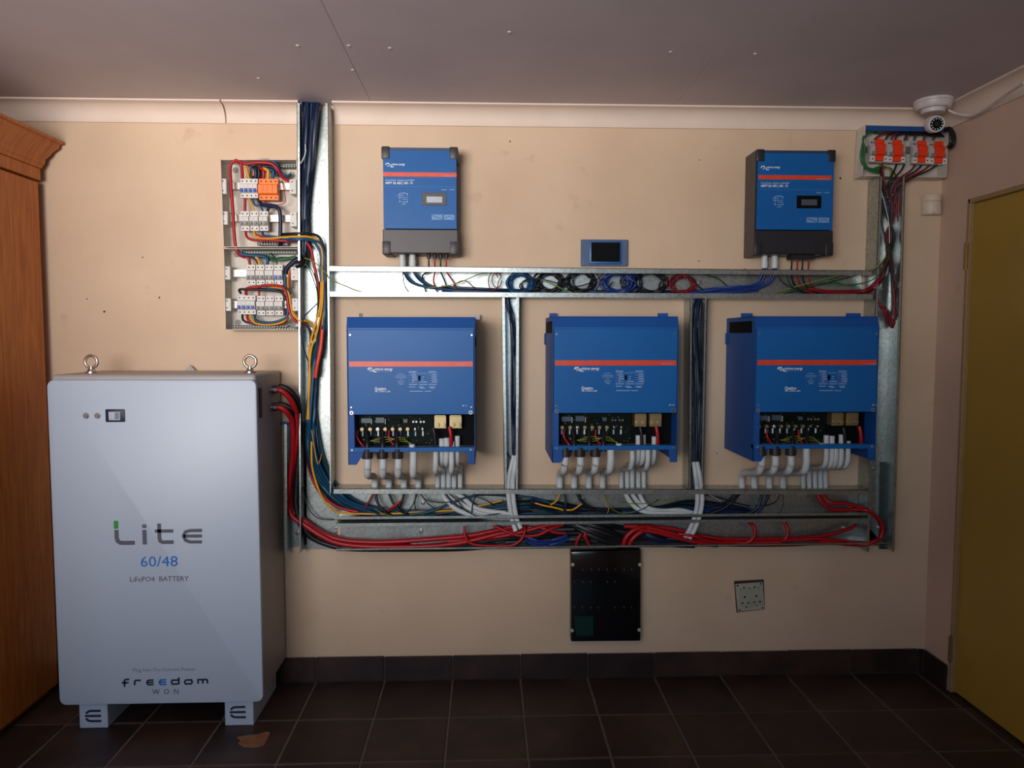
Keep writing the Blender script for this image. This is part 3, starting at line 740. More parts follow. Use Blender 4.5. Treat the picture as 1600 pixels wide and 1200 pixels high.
    for u0, u1, m_ in ((.672, .768, BRASS), (.793, .892, BRASS)):
        bk_ = MB().box(X(u0), X(u1), Y(.305), Y(.262), Z(176), Z(155.5)).box(X(u0) + .002, X(u1) - .002, Y(.309), Y(.262), Z(157), Z(154.5)).build('terminal_block', m_, t, bevel=.001)
        for q in (.25, .75):
            uu = u0 + (u1 - u0) * q
            MB().cyl((X(uu), Y(.305), Z(170)), (X(uu), Y(.314), Z(170)), .0085, 12).cyl((X(uu), Y(.314), Z(170)), (X(uu), Y(.318), Z(170)), .0055, 6).build('terminal_bolt', BRASS, bk_)
    for b in brackets:      # hanging tabs above the top edge
        (u0, u1, v0, m_, dt_) = b
        MB().box(X(u0), X(u1), Y(dt_), Y(dt_ - .003), Z(1), Z(v0)).build('mounting_tab', m_, t)
    if side:   # hand hole and latch in the left side
        MB().box(X(0) - .0015, X(0) + .001, Y(.30), Y(.05), Z(26), Z(7)).build('hand_hole', DKSH, t, bevel=.0005)
        MB().box(X(0) - .006, X(0), Y(.03), Y(.012), Z(46), Z(26)).build('side_catch', BLUED, t, bevel=.002)
    else:
        MB().box(X(1), X(1) + .004, Y(.30), Y(.26), Z(45), Z(30)).build('side_catch', DKSH, t, bevel=.001)
    # gland nuts under the bay
    for gx in cables['glands']:
        gm = MB(); c = W(gx, yt + 216, .325)
        gm.cyl((c.x, c.y, Z(211)), (c.x, c.y, Z(222)), .0205, 16).cyl((c.x, c.y, Z(207)), (c.x, c.y, Z(213)), .018, 16)
        gm.build('cable_gland', BLACKP, t, bevel=.001, smooth=40)
    return t, X, Z
inv = []
inverter('left blue inverter, below the charge controller with the lit screen', 541, 495, 0, [(.083, .112, -6, DARKP, .3), (.985, 1.035, -8, GRPL, .03)], dict(glands=(574, 597.5, 621.5)))
inverter('middle blue inverter, under the small blue touch display', 864, 494, 1, [(.03, .095, -9, BLUED, .03), (.85, .935, -5.5, BLUED, .3)], dict(glands=(883.5, 906, 930)))
inverter('right blue inverter showing its wide left side with a hand hole', 1181.5, 494, 1, [(.115, .217, -9, BLUED, .03), (.77, .89, -5.5, BLUED, .3)], dict(glands=(1189, 1211, 1235.5)))

FV = ('first', 'second', 'third', 'fourth', 'fifth')
# conduits that drop from the inverters into the tray
def elbow(label, top, lowx, ylow, w=10.5, ytop=704, bend=746, dt=.322, dl=.045, group=None):
    x0 = top; pts = [(x0, ytop, dt), (x0, ytop + 12, dt), (x0 - .3, bend - 14, dt - .004), (x0 - 1 + (lowx - x0) * .1, bend - 3, dt - .03), (x0 + (lowx - x0) * .45, bend - 1, (dt + dl) / 2), (x0 + (lowx - x0) * .85, bend - 1, dl + .045), (lowx, bend + 5, dl + .008), (lowx, ylow - 4, dl), (lowx, ylow + 3, dl)]
    cab(label, pts, COND, w, group, cat='conduit', name='conduit', n=12, seg=5)
for k, (a, b) in enumerate(((574.5, 585.5), (598.5, 607.5), (622.5, 631), (646, 653.5))):
    elbow('white conduit elbow under the left inverter, %s of the left four' % ('first', 'second', 'third', 'fourth')[k], a, b, 768, ytop=716 if k < 3 else 700, bend=745, group='conduit elbows under the left inverter')
for k, (a, b, yt_) in enumerate(((681, 683.5, 698), (690, 692.5, 685), (698, 701, 684), (706, 709.5, 690), (714.5, 719, 681))):
    elbow('white battery conduit under the brass terminals of the left inverter, %s from the left' % FV[k], a, b, 766, 8, yt_, 740 if k in (0, 3) else 728, .31 if k in (0, 3) else .29, group='terminal conduits of the left inverter')
for k, (a, b) in enumerate(((883, 874.5), (907, 897), (931, 920), (954.5, 941.5))):
    elbow('white conduit elbow under the middle inverter, %s of the left four' % ('first', 'second', 'third', 'fourth')[k], a, b, 766, ytop=712 if k < 3 else 697, bend=739, group='conduit elbows under the middle inverter')
for k, (a, b, yt_) in enumerate(((988, 971, 704), (997, 980, 680), (1005, 988, 679), (1012.5, 997.5, 698), (1022, 1006, 682))):
    elbow('white battery conduit under the brass terminals of the middle inverter, %s from the left' % FV[k], a, b, 765, 7.5, yt_, 734 if k in (0, 3) else 726, .31 if k in (0, 3) else .28, group='terminal conduits of the middle inverter')
for k, (a, b) in enumerate(((1190, 1159), (1211.5, 1178.5), (1236, 1202), (1260, 1223.5))):
    elbow('white conduit elbow under the right inverter, %s of the left four' % ('first', 'second', 'third', 'fourth')[k], a, b, 764, ytop=712 if k < 3 else 695, bend=740, group='conduit elbows under the right inverter')
for k, (a, b, yt_) in enumerate(((1291, 1255, 680), (1300, 1264.5, 681), (1306, 1273.5, 693), (1314.5, 1282, 679), (1325, 1290, 689))):
    elbow('white battery conduit under the brass terminals of the right inverter, %s from the left' % FV[k], a, b, 762, 7.5, yt_, 732, .30, group='terminal conduits of the right inverter')
# short cores inside the wiring bays
for (x, y, who) in ((541, 495, 'left'), (864, 494, 'middle'), (1181.5, 494, 'right')):
    lab = 'short red core in the wiring bay of the %s inverter' % who; G_ = 'red cores in the %s inverter' % who
    cab(lab, [(x + 18, y + 178, .29), (x + 17, y + 188, .30), (x + 24, y + 199, .30), (x + 30, y + 206, .31)], RED, 3.2, G_)
    cab(lab, [(x + 67, y + 178, .29), (x + 67, y + 190, .30), (x + 74, y + 200, .30)], RED, 3.2, G_)
    cab('thick red battery cable on the brass terminal of the %s inverter' % who, [(x + 161, y + 172, .318), (x + 163, y + 182, .322), (x + 164, y + 196, .32), (x + 164, y + 206, .31)], RED, 5.5)
    lab = 'thick black core in the wiring bay of the %s inverter' % who; G_ = 'black cores in the %s inverter' % who
    for dx, dx2 in ((31, 33), (80, 79), (57, 57)):
        cab(lab, [(x + dx, y + 180, .29), (x + dx2, y + 190, .305), (x + dx2, y + 200, .32), (x + dx2, y + 212, .325)], BLK, 8, G_)
    cab('black battery cable on the brass terminal of the %s inverter' % who, [(x + 136, y + 174, .315), (x + 138, y + 184, .318), (x + 139, y + 204, .315)], BLK, 5)
    for j in range(3):
        cab('thin yellow-green wire across the wiring bay of the %s inverter' % who, [(x + 26 + j * 4, y + 192 + j * 2, .305), (x + 60, y + 196 - j * 4, .31), (x + 84, y + 188 + j * 3, .31), (x + 98 + j, y + 197, .30), (x + 104, y + 206, .31)], GY, 1.1, 'thin wires in the %s inverter' % who)
    cab('grey-white cable end in the wiring bay of the %s inverter' % who, [(x + 103, y + 204, .3275), (x + 103, y + 199, .3275)], COND, 9)

# ------------------------------------------------------------------ charge controllers
def mppt(label, fx0, fx1, y0, y1, ysp, lcd, left_side, gland):
    """front face pixel box; ysp: where blue ends"""
    dF = .126; a = W(fx0, y0, dF); b = W(fx1, y1, dF); s = (YW - dF) / FPX
    t = thing('charge_controller', label, 'charge controller', Vector(((a.x + b.x) / 2, YW, b.z)), 'charge controllers')
    x0, x1, zt_, zb = a.x, b.x, a.z, b.z
    X = lambda p: W(p, 300, dF).x
    Zp = lambda p: W((fx0 + fx1) / 2, p, dF).z
    Y = lambda d: YW - d
    MB().box(x0 + .006, x1 - .006, Y(dF - .004), Y(.01), Zp(ysp), zt_ - .006).build('body', mat('blue grey anodised side', '#2b3f5e', .4), t, bevel=.003)
    fp = MB().box(x0 + .004, x1 - .004, Y(dF), Y(dF - .006), Zp(ysp), zt_ - .012).build('front_panel', BLUE, t, bevel=.001)
    MB().box(x0 + .02, x1 - .02, Y(dF - .002), Y(.02), zt_ - .012, zt_ - .001).build('top_edge', mat('blue grey anodised side', '#2b3f5e'), t)
    lc = MB().box(x0, x1, Y(dF), Y(.008), zb + .004, Zp(ysp) - .002).build('lower_cover', BLACKP if left_side else DARKP, t, bevel=.003)
    cm = BLACKP if left_side else mat('soft charcoal plastic', '#3a3638', .45)
    for sx in (0, 1):
        xa, xb = (x0 - .002, x0 + .031) if sx == 0 else (x1 - .031, x1 + .002)
        MB().box(xa, xb, Y(dF + .003), Y(.008), zt_ - .045, zt_ + .003).build('corner_cap', cm, t, bevel=.005, seg=2)
        MB().box(xa, xb, Y(dF + .002), Y(.008), zb - .001, zb + .05).build('corner_cap', cm, t, bevel=.004, seg=2)
    if left_side: MB().box(x0 - .003, x0 + .004, Y(dF - .01), Y(.006), zb, zt_).build('heat_sink_side', DARKP, t, bevel=.002)
    ox = fx0 - 596; oy = y0 - 230; k = (fx1 - fx0) / 119.
    P = lambda p: fx0 + (p - 596) * k
    q = lambda p: p + oy
    d2 = dF + .0002
    st = MB().pbox(P(598.5), q(269.5), P(713), q(277), dF, dF + .0012).build('stripe', ORSTR, fp, smooth=0)
    ln = MB().pbox(P(598.5), q(278.3), P(713), q(279.2), dF, dF + .001).pbox(P(598.5), q(291.8), P(713), q(292.6), dF, dF + .001)
    ln.build('rule_lines', LPRINT, fp, smooth=0)
    lg = MB()
    for kk in range(2):
        a_, b_ = kk * 3.6, kk * 2.4
        lg.stroke([(P(602 + a_), q(258.5 + b_)), (P(603.4 + a_), q(255.8 + b_)), (P(607.2 + a_), q(255.8 + b_)), (P(607 + a_), q(258.8 + b_)), (P(611 + a_), q(258.8 + b_))], 1.2, 0, d=d2)
    lg.build('logo_mark', WPRINT, fp, smooth=0)
    lettering('victron energy', P(611.5), P(632), q(258.8), 3.2, d2, WPRINT, fp, bold=.02)
    lettering('victronenergy.com', P(690), P(710), q(276.3), 1.7, dF + .0014, LPRINT, fp)
    lettering('SmartSolar charge controller', P(602), P(647), q(283), 2.2, d2, WPRINT, fp)
    lettering('MPPT RS 450 | 100 - Tr', P(602), P(645), q(288.4), 3.6, d2, WPRINT, fp, bold=.02)
    lettering('450V  100A', P(689), P(710), q(298), 2.0, d2, LPRINT, fp)
    dl = MB()
    for xx, yy in ((624, 303.5), (636, 303.5), (624, 315.5), (636, 315.5)): dl.disc(P(xx), q(yy), dF, .9, .0006, 8)
    for yy, xa, xb in ((302, 626, 634), (306, 620, 630), (309, 621, 634), (312, 628, 635), (317, 629, 634), (319.5, 627, 634)): dl.stroke([(P(xa), q(yy)), (P(xb), q(yy))], .5, 0, d=d2)
    dl.stroke([(P(624), q(303.5)), (P(636), q(303.5)), (P(636), q(315.5)), (P(624), q(315.5)), (P(624), q(303.5))], .3, 0, d=d2)
    dl.build('diagram_print', LPRINT, fp, smooth=0)
    MB().pbox(P(674), q(335.5), P(691), q(344), dF, dF + .0006).pbox(P(693), q(336), P(709.5), q(344), dF, dF + .0006).build('certification_print', mat('faded label blue', '#6f9ac8', .5), fp, smooth=0)
    dd = MB(); dd.stroke([(P(675), q(337)), (P(690), q(343))], .8, 0, d=dF + .0008); dd.stroke([(P(695), q(341)), (P(702), q(338)), (P(708), q(342))], .8, 0, d=dF + .0008)
    dd.build('certification_marks', BLUED, fp, smooth=0)
    bz = MB().pbox(P(659), q(301.5), P(697), q(321.5), dF - .001, dF + .0022).build('display_bezel', DARKP if not left_side else DKSH, fp, bevel=.0008)
    MB().pbox(P(666), q(307.5), P(690.5), q(317), dF, dF + .0032).build('display', lcd, bz, smooth=0)
    for gx in gland:
        if gx[1] == 'w':
            c = W(gx[0], y1, .06)
            MB().cyl((c.x, c.y, zb + .01), (c.x, c.y, zb - .018), .0125, 14).cyl((c.x, c.y, zb - .018), (c.x, c.y, zb - .046), .0145, 14, .013).build('cable_entry', COND, t, smooth=40)
        else:
            c = W(gx[0], y1, .075)
            MB().cyl((c.x, c.y, zb + .01), (c.x, c.y, zb - .012), .0085, 12, .0075).build('cable_gland', BLACKP, t, smooth=40)
    if left_side: MB().box(W(1232, 400, .07).x, W(1268, 400, .07).x, Y(.10), Y(.05), zb - .012, zb + .02).build('connector_block', BLACKP, t, bevel=.002)
    return t
mppt('left blue charge controller with charcoal base and lit screen', 596.5, 715.5, 229.5, 397.5, 357.5, LCDL, False, [(628.5, 'w'), (644.5, 'w'), (670, 'b'), (679.5, 'b'), (688.5, 'b'), (697.5, 'b')])
mppt('right blue charge controller with black base and dark screen', 1183, 1301, 234, 399, 359, LCDD, True, [(1194.5, 'w'), (1210.5, 'w')])
for k, (x, m) in enumerate(((670, BLK), (679.5, RED), (688.5, BLK), (697.5, RED))):
    nm = ('black', 'red', 'black', 'red')[k]; tl = [(x - 10, 432), (x - 2, 440), (x + 6, 438), (x + 12, 442)][k]
    cab('thin %s solar wire, %s below the left controller' % (nm, ('first', 'second', 'third', 'fourth')[k]), [(x, 398, .075), (x, 412, .072), (x + .2, 424, .06), (tl[0], tl[1], .04), (tl[0] + 6, 457, .03)], m, 2.6, 'solar wires of the left controller')
for k, (x, m) in enumerate(((1237, BLK), (1246, RED), (1254, BLK), (1263.5, RED))):
    nm = ('black', 'red', 'black', 'red')[k]
    cab('thin %s solar wire, %s below the right controller' % (nm, ('first', 'second', 'third', 'fourth')[k]), [(x, 400, .075), (x, 412, .072), (x - .5, 428, .06), (x + 5, 446, .045), (x + 26, 459, .03), (x + 60, 460 - k, .03)], m, 2.6, 'solar wires of the right controller')

# ------------------------------------------------------------------ touch display, detector, camera, key cabinet, socket
t = thing('touch_display', 'small blue wall touch display above the bright tray', 'display', W(944, 417, .02))
MB().pbox(908, 374, 981, 416, .004, .016).build('wall_plate', mat('slate blue plate', '#4d6486', .45), t, bevel=.002)
bz = MB().pbox(921, 376.5, 971, 412.5, .016, .026).build('bezel', mat('display blue', '#2c66a8', .4), t, bevel=.004, seg=2)
MB().pbox(924, 378.5, 969, 409, .02, .0275).build('screen', SCRN, bz, bevel=.001)
for px in (911, 977): MB().disc(px, 412.5, .0165, 1, .001).build('screw', NICK, t)
t = thing('motion_detector', 'cream motion detector on the wall beside the door', 'detector', W(1462, 336, .02))
c0 = W(1450, 302, .05); c1 = W(1477.5, 334, .05)
xm = (c0.x + c1.x) / 2; hw = (c1.x - c0.x) / 2
pr = [(xm + hw * math.sin(a), YW - .012 - .036 * math.cos(a)) for a in [math.radians(-88 + i * 16) for i in range(12)]]
MB().prism([(xm - hw, YW - .004)] + pr + [(xm + hw, YW - .004)], 'z', c1.z, c0.z).build('housing', mat('cream detector plastic', '#d9c7b0', .45), t, bevel=.004, seg=2)
MB().pbox(1459, 331, 1461, 333, .04, .0495).build('indicator', YEL, t)
MB().prism([(x_, y_ ) for x_, y_ in [(xm + (hw + .001) * math.sin(a), YW - .0135 - .036 * math.cos(a)) for a in [math.radians(-70 + i * 14) for i in range(11)]]] + [(xm, YW - .01)], 'z', c0.z - .03, c0.z - .027).build('lens_groove', mat('groove shade plastic', '#b7a58e', .5), t)
# surveillance camera under the ceiling
cc = Vector((W(1458, 170, .16).x, YW - .16, HC))
t = thing('dome_camera', 'white ceiling surveillance camera with a round ring lens', 'camera', cc)
MB().cyl(cc, cc - Vector((0, 0, .012)), .070, 32).cyl(cc - Vector((0, 0, .012)), cc - Vector((0, 0, .036)), .070, 32, .060).build('base', CAMW, t, bevel=.003, seg=2, smooth=40)
MB().cyl(cc - Vector((0, 0, .034)), cc - Vector((0, 0, .05)), .044, 28, .04).build('collar', CAMW, t, smooth=40)
hc = W(1460, 194.5, .18)
axis = Vector((0, -YW, 0)) + Vector((0, .38, 0)); axis = (Vector((hc.x * 0 - .0, 0, EYE)) - hc).normalized(); axis = (Vector((-.1, -1, -.18))).normalized()
MB().sphere(hc - axis * .012 + Vector((0, 0, .004)), .031, 20, 12).build('ball', CAMW, t, smooth=60)
hd = MB().cyl(hc - axis * .02, hc + axis * .018, .031, 28, .031).build('head', CAMW, t, bevel=.004, seg=2, smooth=40)
MB().cyl(hc + axis * .018, hc + axis * .0195, .0245, 28).build('lens_plate', DKSH, hd)
MB().cyl(hc + axis * .0195, hc + axis * .022, .010, 20).build('lens', SCRN, hd)
u_ = axis.orthogonal().normalized(); w_ = axis.cross(u_); lm = MB()
for k in range(12):
    a = 2 * math.pi * k / 12; p = hc + axis * .0195 + (u_ * math.cos(a) + w_ * math.sin(a)) * .0195
    lm.cyl(p, p + axis * .002, .0026, 8)
lm.build('lamp_ring', WPL, hd)
MB().torus(hc + axis * .018, .0275, .0022, axis, 32, 6).build('rim', WPRINT, hd)
cab('thin white lead from the ceiling camera along the right wall', [(1482, 172, .17), (1496, 178, .19), (1518, 180, .24), (1542, 168, .32), (1566, 152, .42), (1600, 130, .6)], CAMW, 3.5)
# key cabinet
t = thing('key_cabinet', 'black glass-fronted key cabinet under the lowest tray', 'cabinet', W(946, 1003, .03))
MB().quadbox([(892, 862), (1001.5, 859), (1001, 1002), (892, 1003)], .002, .055).build('case', KEYB, t, bevel=.006, seg=2)
MB().quadbox([(893.5, 865), (1000, 863), (999.5, 1000), (894, 1001)], .055, .059).build('glass_front', KEYB, t, bevel=.003, seg=2)
for px, py in ((894.8, 882), (1000 - .5, 882), (893.8, 985), (998.5, 984)):
    MB().disc(px, py, .0585, 2.7, .003, 14).build('screw', GRPL, t)
hk = mat('dull key hook', '#8b8f98', .35, .7)
for row, xs in ((890, (911, 924, 936, 949, 962, 975, 987)), (909, (897.5, 911, 923, 949, 961)), (949, (897.5, 910, 923, 935, 961, 975, 987))):
    for x in xs:
        MB().stroke([(x - .7, row - 1.4), (x + .6, row + 1.3)], .8, 0, d=.0592, th=.0015).build('key_hook', hk, t, smooth=0)
MB().quadbox([(897, 963), (927, 963), (927, 993), (900, 994)], .058, .0594).build('green_reflection', mat('dark green reflection tint', '#10302c', .3), t)  # green reflection in the glass, painted as a thin dark sheet
# uncovered socket plate, tilted
t = thing('socket_plate', 'bare cream socket back plate tilted on the wall low on the right', 'socket', W(1172, 957, 0))
MB().quadbox([(1149, 913), (1192, 909.5), (1195, 952), (1153, 956)], .002, .008).build('plate', mat('aged cream plate', '#b4ab98', .5), t, bevel=.002)
MB().quadbox([(1155, 920), (1188, 917.5), (1190, 946), (1157.5, 949)], .008, .011).build('raised_panel', mat('aged grey plate', '#a6a696', .5), t, bevel=.001)
MB().quadbox([(1147, 908), (1193.5, 905.5), (1195, 952), (1151, 957)], .0, .0022).build('wall_recess', mat('rough dark plaster', '#3a3028', .9), t)
hm = MB()
for px, py, r in ((1163.8, 933, 1.6), (1182, 931.3, 1.6), (1160.3, 942.5, 1.4), (1169.2, 942, 1.4), (1178.5, 941, 1.4), (1187.4, 940, 1.4)): hm.disc(px, py, .0112, r, .0006, 10)
hm.build('pin_hole', DKSH, t)
hm = MB()
for px, py, r in ((1152.5, 915.2, 1.5), (1188.3, 912, 1.4), (1155.8, 953, 1.3), (1191.5, 949.6, 1.2), (1162.5, 918.3, 1.4), (1179, 917.3, 1.5), (1166, 948.8, 1.3), (1171, 919.3, 1), (1157, 920.7, .9), (1185.5, 918.2, .9), (1182, 946.6, 1)): hm.disc(px, py, .0115, r, .0006, 8)
hm.build('fixing_hole', DKSH, t)

CW.update({NAVY.name: 'navy', CBLUE.name: 'blue', MBLUE.name: 'royal blue', TEAL.name: 'dark teal', BLK.name: 'black', DGRN.name: 'dark green', RED.name: 'bright red', REDD.name: 'dark red'})
# ------------------------------------------------------------------ cables
# A. tall left trunking
bundle('thick navy cable coming down the tall left trunking from the ceiling', 6, [(484, 160, .05, 13), (482, 200, .05, 11), (479, 250, .05, 8), (476, 320, .05, 5), (475, 370, .05, 4.5), (474, 402, .05, 4.5)], NAVY, 7, 8, 'navy feed cables in the tall trunking')
cab('short black sleeve where the navy cables turn into the lower breaker box', [(475, 385, .05), (475, 404, .055), (470, 412, .085), (462, 414, .09)], BLK, 11)
cab('thin pale wire looping out of the top of the tall trunking', [(477, 226, .085), (477.5, 238, .09), (473, 250, .09), (469, 256, .08)], COND, 1.8)
vert = [(510 - 13, 470), (500, 520), (490, 570), (487, 640), (486, 690), (494, 735), (516, 775), (548, 797)]
def exitrun(label, m, y0, off, w=4, end=None, g='cables leaving the upper breaker box'):
    cab(label, [(438 + off * .5, y0, .06), (462, y0 - 1, .088), (480, y0 - 1, .08), (494 + off, y0 + 4, .06), (503 + off * .6, y0 + 24, .05), (503 + off * .6, 430, .05), (505 + off * .5, 470, .05), (501 + off, 520, .05), (493 + off, 560, .05)], m, w, g)
exitrun('black cable leaving the upper breaker box into the tall trunking', BLK, 366, 4)
exitrun('yellow cable leaving the upper breaker box into the tall trunking', YEL, 371, 1)
exitrun('blue cable leaving the upper breaker box into the tall trunking', CBLUE, 374, -3, 4.5)
exitrun('second blue cable leaving the upper breaker box into the tall trunking', CBLUE, 376, 6, 3.5)
cab('red cable bending down inside the tall trunking beside the navy feed', [(478, 378, .06), (486, 390, .06), (491, 415, .05), (497, 445, .05), (499, 480, .05), (502, 510, .05), (498, 540, .05), (493, 580, .05), (484, 640, .05), (480, 700, .05), (484, 735, .05), (494, 760, .05), (508, 778, .05), (530, 793, .05), (560, 800, .05)], RED, 5)
bundle('blue cable running down the tall trunking into the long tray', 5, [(503, 440, .04, 2), (506, 480, .045, 2), (504, 520, .045, 3), (494, 545, .05, 3), (490, 590, .055, 4), (486, 640, .055, 5), (484, 690, .055, 6), (494, 735, .055, 8), (520, 772, .05, 8), (556, 794, .045, 6), (610, 803, .04, 5), (680, 801, .04, 4)], [CBLUE, TEAL, CBLUE, TEAL, NAVY], 5, 5, 'blue and teal run in the tall trunking')
bundle('dark teal cable behind the blue run in the tall trunking', 5, [(490, 640, .03, 4), (494, 700, .03, 7), (508, 745, .03, 8), (535, 778, .03, 8), (580, 798, .03, 6), (650, 806, .03, 4), (740, 800, .03, 6)], [TEAL, NAVY, BLK], 5, 6, 'dark cables behind the blue run')
for j, (o_, m_) in enumerate(((0, YEL), (3, YEL))):
    cab('yellow cable in the tall trunking beside the blue run', [(505 - o_, 440, .06), (503 - o_, 480, .06), (495 - o_ * 2, 520, .07), (486 - o_, 548, .07), (483 + o_ * .5, 590, .07), (482, 630, .068), (480 + o_, 655, .06)], m_, 3.6, 'yellow cables beside the blue run')
cab('yellow cable sweeping from the tall trunking along the long tray', [(487, 690, .06), (488, 730, .06), (498, 765, .06), (509, 785, .06), (524, 799, .055), (545, 802, .05), (600, 803, .05), (660, 800, .045), (720, 797, .04)], YEL, 3.5)
cab('orange-red cable crossing the blue run in the tall trunking', [(504, 515, .07), (501, 545, .075), (496, 570, .075), (493, 590, .07)], ORSTR, 6)
for k, p in enumerate(([(476, 403, .085), (490, 409, .09), (509, 426, .092), (516, 436, .093), (540, 447, .09), (572, 457, .06), (640, 459, .03)],
                       [(474, 410, .07), (486, 420, .07), (494, 440, .06), (497, 470, .06), (494, 500, .06), (491, 520, .06)],
                       [(474, 411, .075), (482, 418, .075), (491, 440, .065), (496, 462, .065), (495, 500, .065), (492, 530, .06)])):
    cab('thin green wire from the navy feed, %s' % ('crossing into the bright tray', 'curving down the trunking', 'second one curving down the trunking')[k], p, (GY, DGRN, GRN)[k], 1.8, 'thin green wires by the navy feed')
cab('thin dark blue wire looping outside the rim of the tall trunking', [(496, 474, .06), (486, 484, .08), (474, 497, .092), (470, 512, .095), (471, 530, .094), (477, 552, .085), (482, 566, .07), (483, 590, .06)], NAVY, 2)
cab('thin yellow-green wire hooked over the blue run low in the tall trunking', [(487, 672, .07), (492, 705, .075), (497, 725, .08), (502, 712, .05), (503, 704, .01)], YEL, 1.3)
cab('black cable leaving the lower breaker box into the tall trunking', [(460, 500, .06), (474, 502, .07), (484, 517, .065), (485, 540, .06), (483, 570, .06), (484, 600, .055)], BLK, 4)
cab('red cable leaving the lower breaker box into the tall trunking', [(462, 502, .05), (476, 508, .06), (488, 520, .06), (490, 545, .055)], RED, 3)
cab('yellow cable leaving the lower breaker box into the tall trunking', [(454, 480, .06), (466, 500, .088), (482, 502, .07), (490, 515, .05), (487, 560, .05)], YEL, 3.5)
# cables inside the upper box
def inb(label, pts, m, w, g=None): cab(label, pts, m, w, g or 'breaker box wiring')
inb('thick red cable looping down the left of the upper breaker box', [(452, 283, .05), (441, 277, .06), (434, 265, .075), (424, 256, .08), (404, 254, .082), (386, 256, .082), (380, 255, .082), (368, 251, .08), (360, 260, .08), (361, 290, .08), (364, 330, .08), (367, 376, .08), (372, 396, .075), (384, 402, .06)], RED, 5)
inb('red cable dropping onto the blue-toggle breaker of the top rail', [(374, 253, .075), (378, 262, .07), (379, 279, .055)], RED, 5)
inb('yellow cable dropping onto the blue-toggle breaker of the top rail', [(383, 260, .07), (386, 268, .065), (389, 279, .055)], YEL, 4.5)
inb('blue cable arching over the top rail of the upper breaker box', [(388, 258, .05), (400, 252, .06), (420, 251, .06), (432, 256, .06), (438, 268, .06), (448, 276, .05), (455, 272, .04)], CBLUE, 5)
inb('yellow cable arching over the top rail of the upper breaker box', [(426, 256, .05), (434, 262, .052), (440, 272, .05), (450, 276, .04), (455, 268, .03)], YEL, 2.5)
for k, (x, m) in enumerate(((396, NAVY), (401, BLK), (408, RED), (415, YEL), (423, CBLUE))):
    inb('%s cable looping into the top of the upper breaker row' % ('navy', 'black', 'red', 'yellow', 'blue')[k], [(392 + k * 1.5, 279 if k < 2 else 275, .05), (394 + k * 2, 264, .05), (x + 2, 262 + k, .055), (x + 4, 272, .055), (x + 3, 280, .05)], m, 5)
inb('navy cable hump above the orange surge arrester', [(402, 272, .04), (408, 262, .04), (420, 260, .04), (430, 264, .04), (433, 276, .035)], NAVY, 5)
inb('thin red wire hanging right of the orange surge arrester', [(441, 282, .05), (444, 298, .06), (446, 315, .06), (436, 320, .06), (420, 319, .05), (411, 314, .05), (411, 309, .05)], RED, 1.4)
inb('thick dark cable arching right of the second breaker rail', [(404, 311, .05), (410, 320, .06), (424, 321, .07), (434, 325, .075), (438, 336, .075), (438, 370, .07), (437, 384, .05)], NAVY, 6)
inb('dark cable hook above the grey breakers of the second rail', [(418, 330, .055), (421, 324, .06), (427, 323, .06)], NAVY, 4.5)
inb('red cable between the top and second breaker rows', [(383, 308, .055), (383, 330, .055)], RED, 4.5)
inb('yellow cable between the top and second breaker rows', [(388, 308, .055), (392, 318, .06), (398, 329, .055)], YEL, 3)
inb('blue cable between the top and second breaker rows', [(394, 308, .055), (398, 320, .06), (406, 322, .06), (411, 330, .055)], CBLUE, 3.5)
inb('red cable swooping right below the second breaker row', [(384, 360, .055), (386, 370, .065), (396, 375, .07), (425, 375, .07), (450, 377, .07), (464, 376, .075)], RED, 4)
inb('orange-red cable from the middle of the second breaker row', [(398, 360, .055), (400, 366, .06), (418, 372, .065), (440, 376, .06)], RED, 3)
inb('yellow cable swooping right below the second breaker row', [(397, 360, .055), (400, 370, .065), (414, 373, .07), (440, 371, .075), (464, 370, .085)], YEL, 3.5)
inb('blue cable swooping right below the second breaker row', [(410, 361, .055), (413, 368, .065), (428, 370, .07), (446, 373, .075), (464, 374, .085)], CBLUE, 4)
inb('black cable swooping right below the second breaker row', [(440, 369, .06), (452, 366, .07), (464, 366, .085)], BLK, 3.5)
# lower box
inb('blue cable sweeping across the top of the lower breaker box', [(372, 392, .07), (380, 398, .07), (400, 400, .06), (412, 401, .06), (418, 406, .06), (418, 414, .055)], CBLUE, 5)
inb('red cable dropping onto the third breaker row', [(386, 400, .06), (389, 405, .06), (391, 414, .055)], RED, 4.5)
inb('yellow cable dropping onto the third breaker row', [(399, 401, .06), (403, 405, .06), (406, 414, .055)], YEL, 4)
inb('black cable dropping onto the third breaker row', [(394, 401, .055), (400, 407, .055), (404, 414, .05)], BLK, 2.5)
for k in range(6):
    inb('thin green earth wire fanned across the top of the lower breaker box', [(400 + k * 4, 399, .045), (416 + k * 3, 403 + (k % 3) * 2, .05), (440, 404 + k % 2 * 3 - k * .5, .055), (462, 400 + k * .8, .06)], (DGRN, GRN)[k % 2], 2.2, 'green earth wires in the lower box')
inb('dark green wire dropping onto the right end of the third breaker row', [(422, 396, .05), (431, 404, .055), (433, 414, .055)], DGRN, 2.6)
inb('fat navy cable entering the lower breaker box from the trunking', [(466, 404, .08), (456, 412, .075), (448, 420, .07), (447, 428, .065)], NAVY, 8)
inb('blue cable dropping right of the third breaker row', [(449, 420, .07), (446, 430, .07), (446, 448, .07), (454, 460, .06)], CBLUE, 4)
inb('yellow cable dropping right of the third breaker row', [(452, 422, .066), (450, 432, .066), (450, 450, .06)], YEL, 2.5)
inb('red cable dropping right of the third breaker row', [(454, 422, .062), (453, 434, .062), (452, 450, .055)], RED, 3)
inb('red cable hooped between the third and lowest breaker rows', [(385, 462, .055), (385, 452, .065), (392, 449, .07), (402, 449, .072), (412, 446, .075), (432, 446, .078), (444, 451, .08), (449, 466, .08), (452, 485, .08), (460, 500, .078), (468, 505, .075)], RED, 4.5)
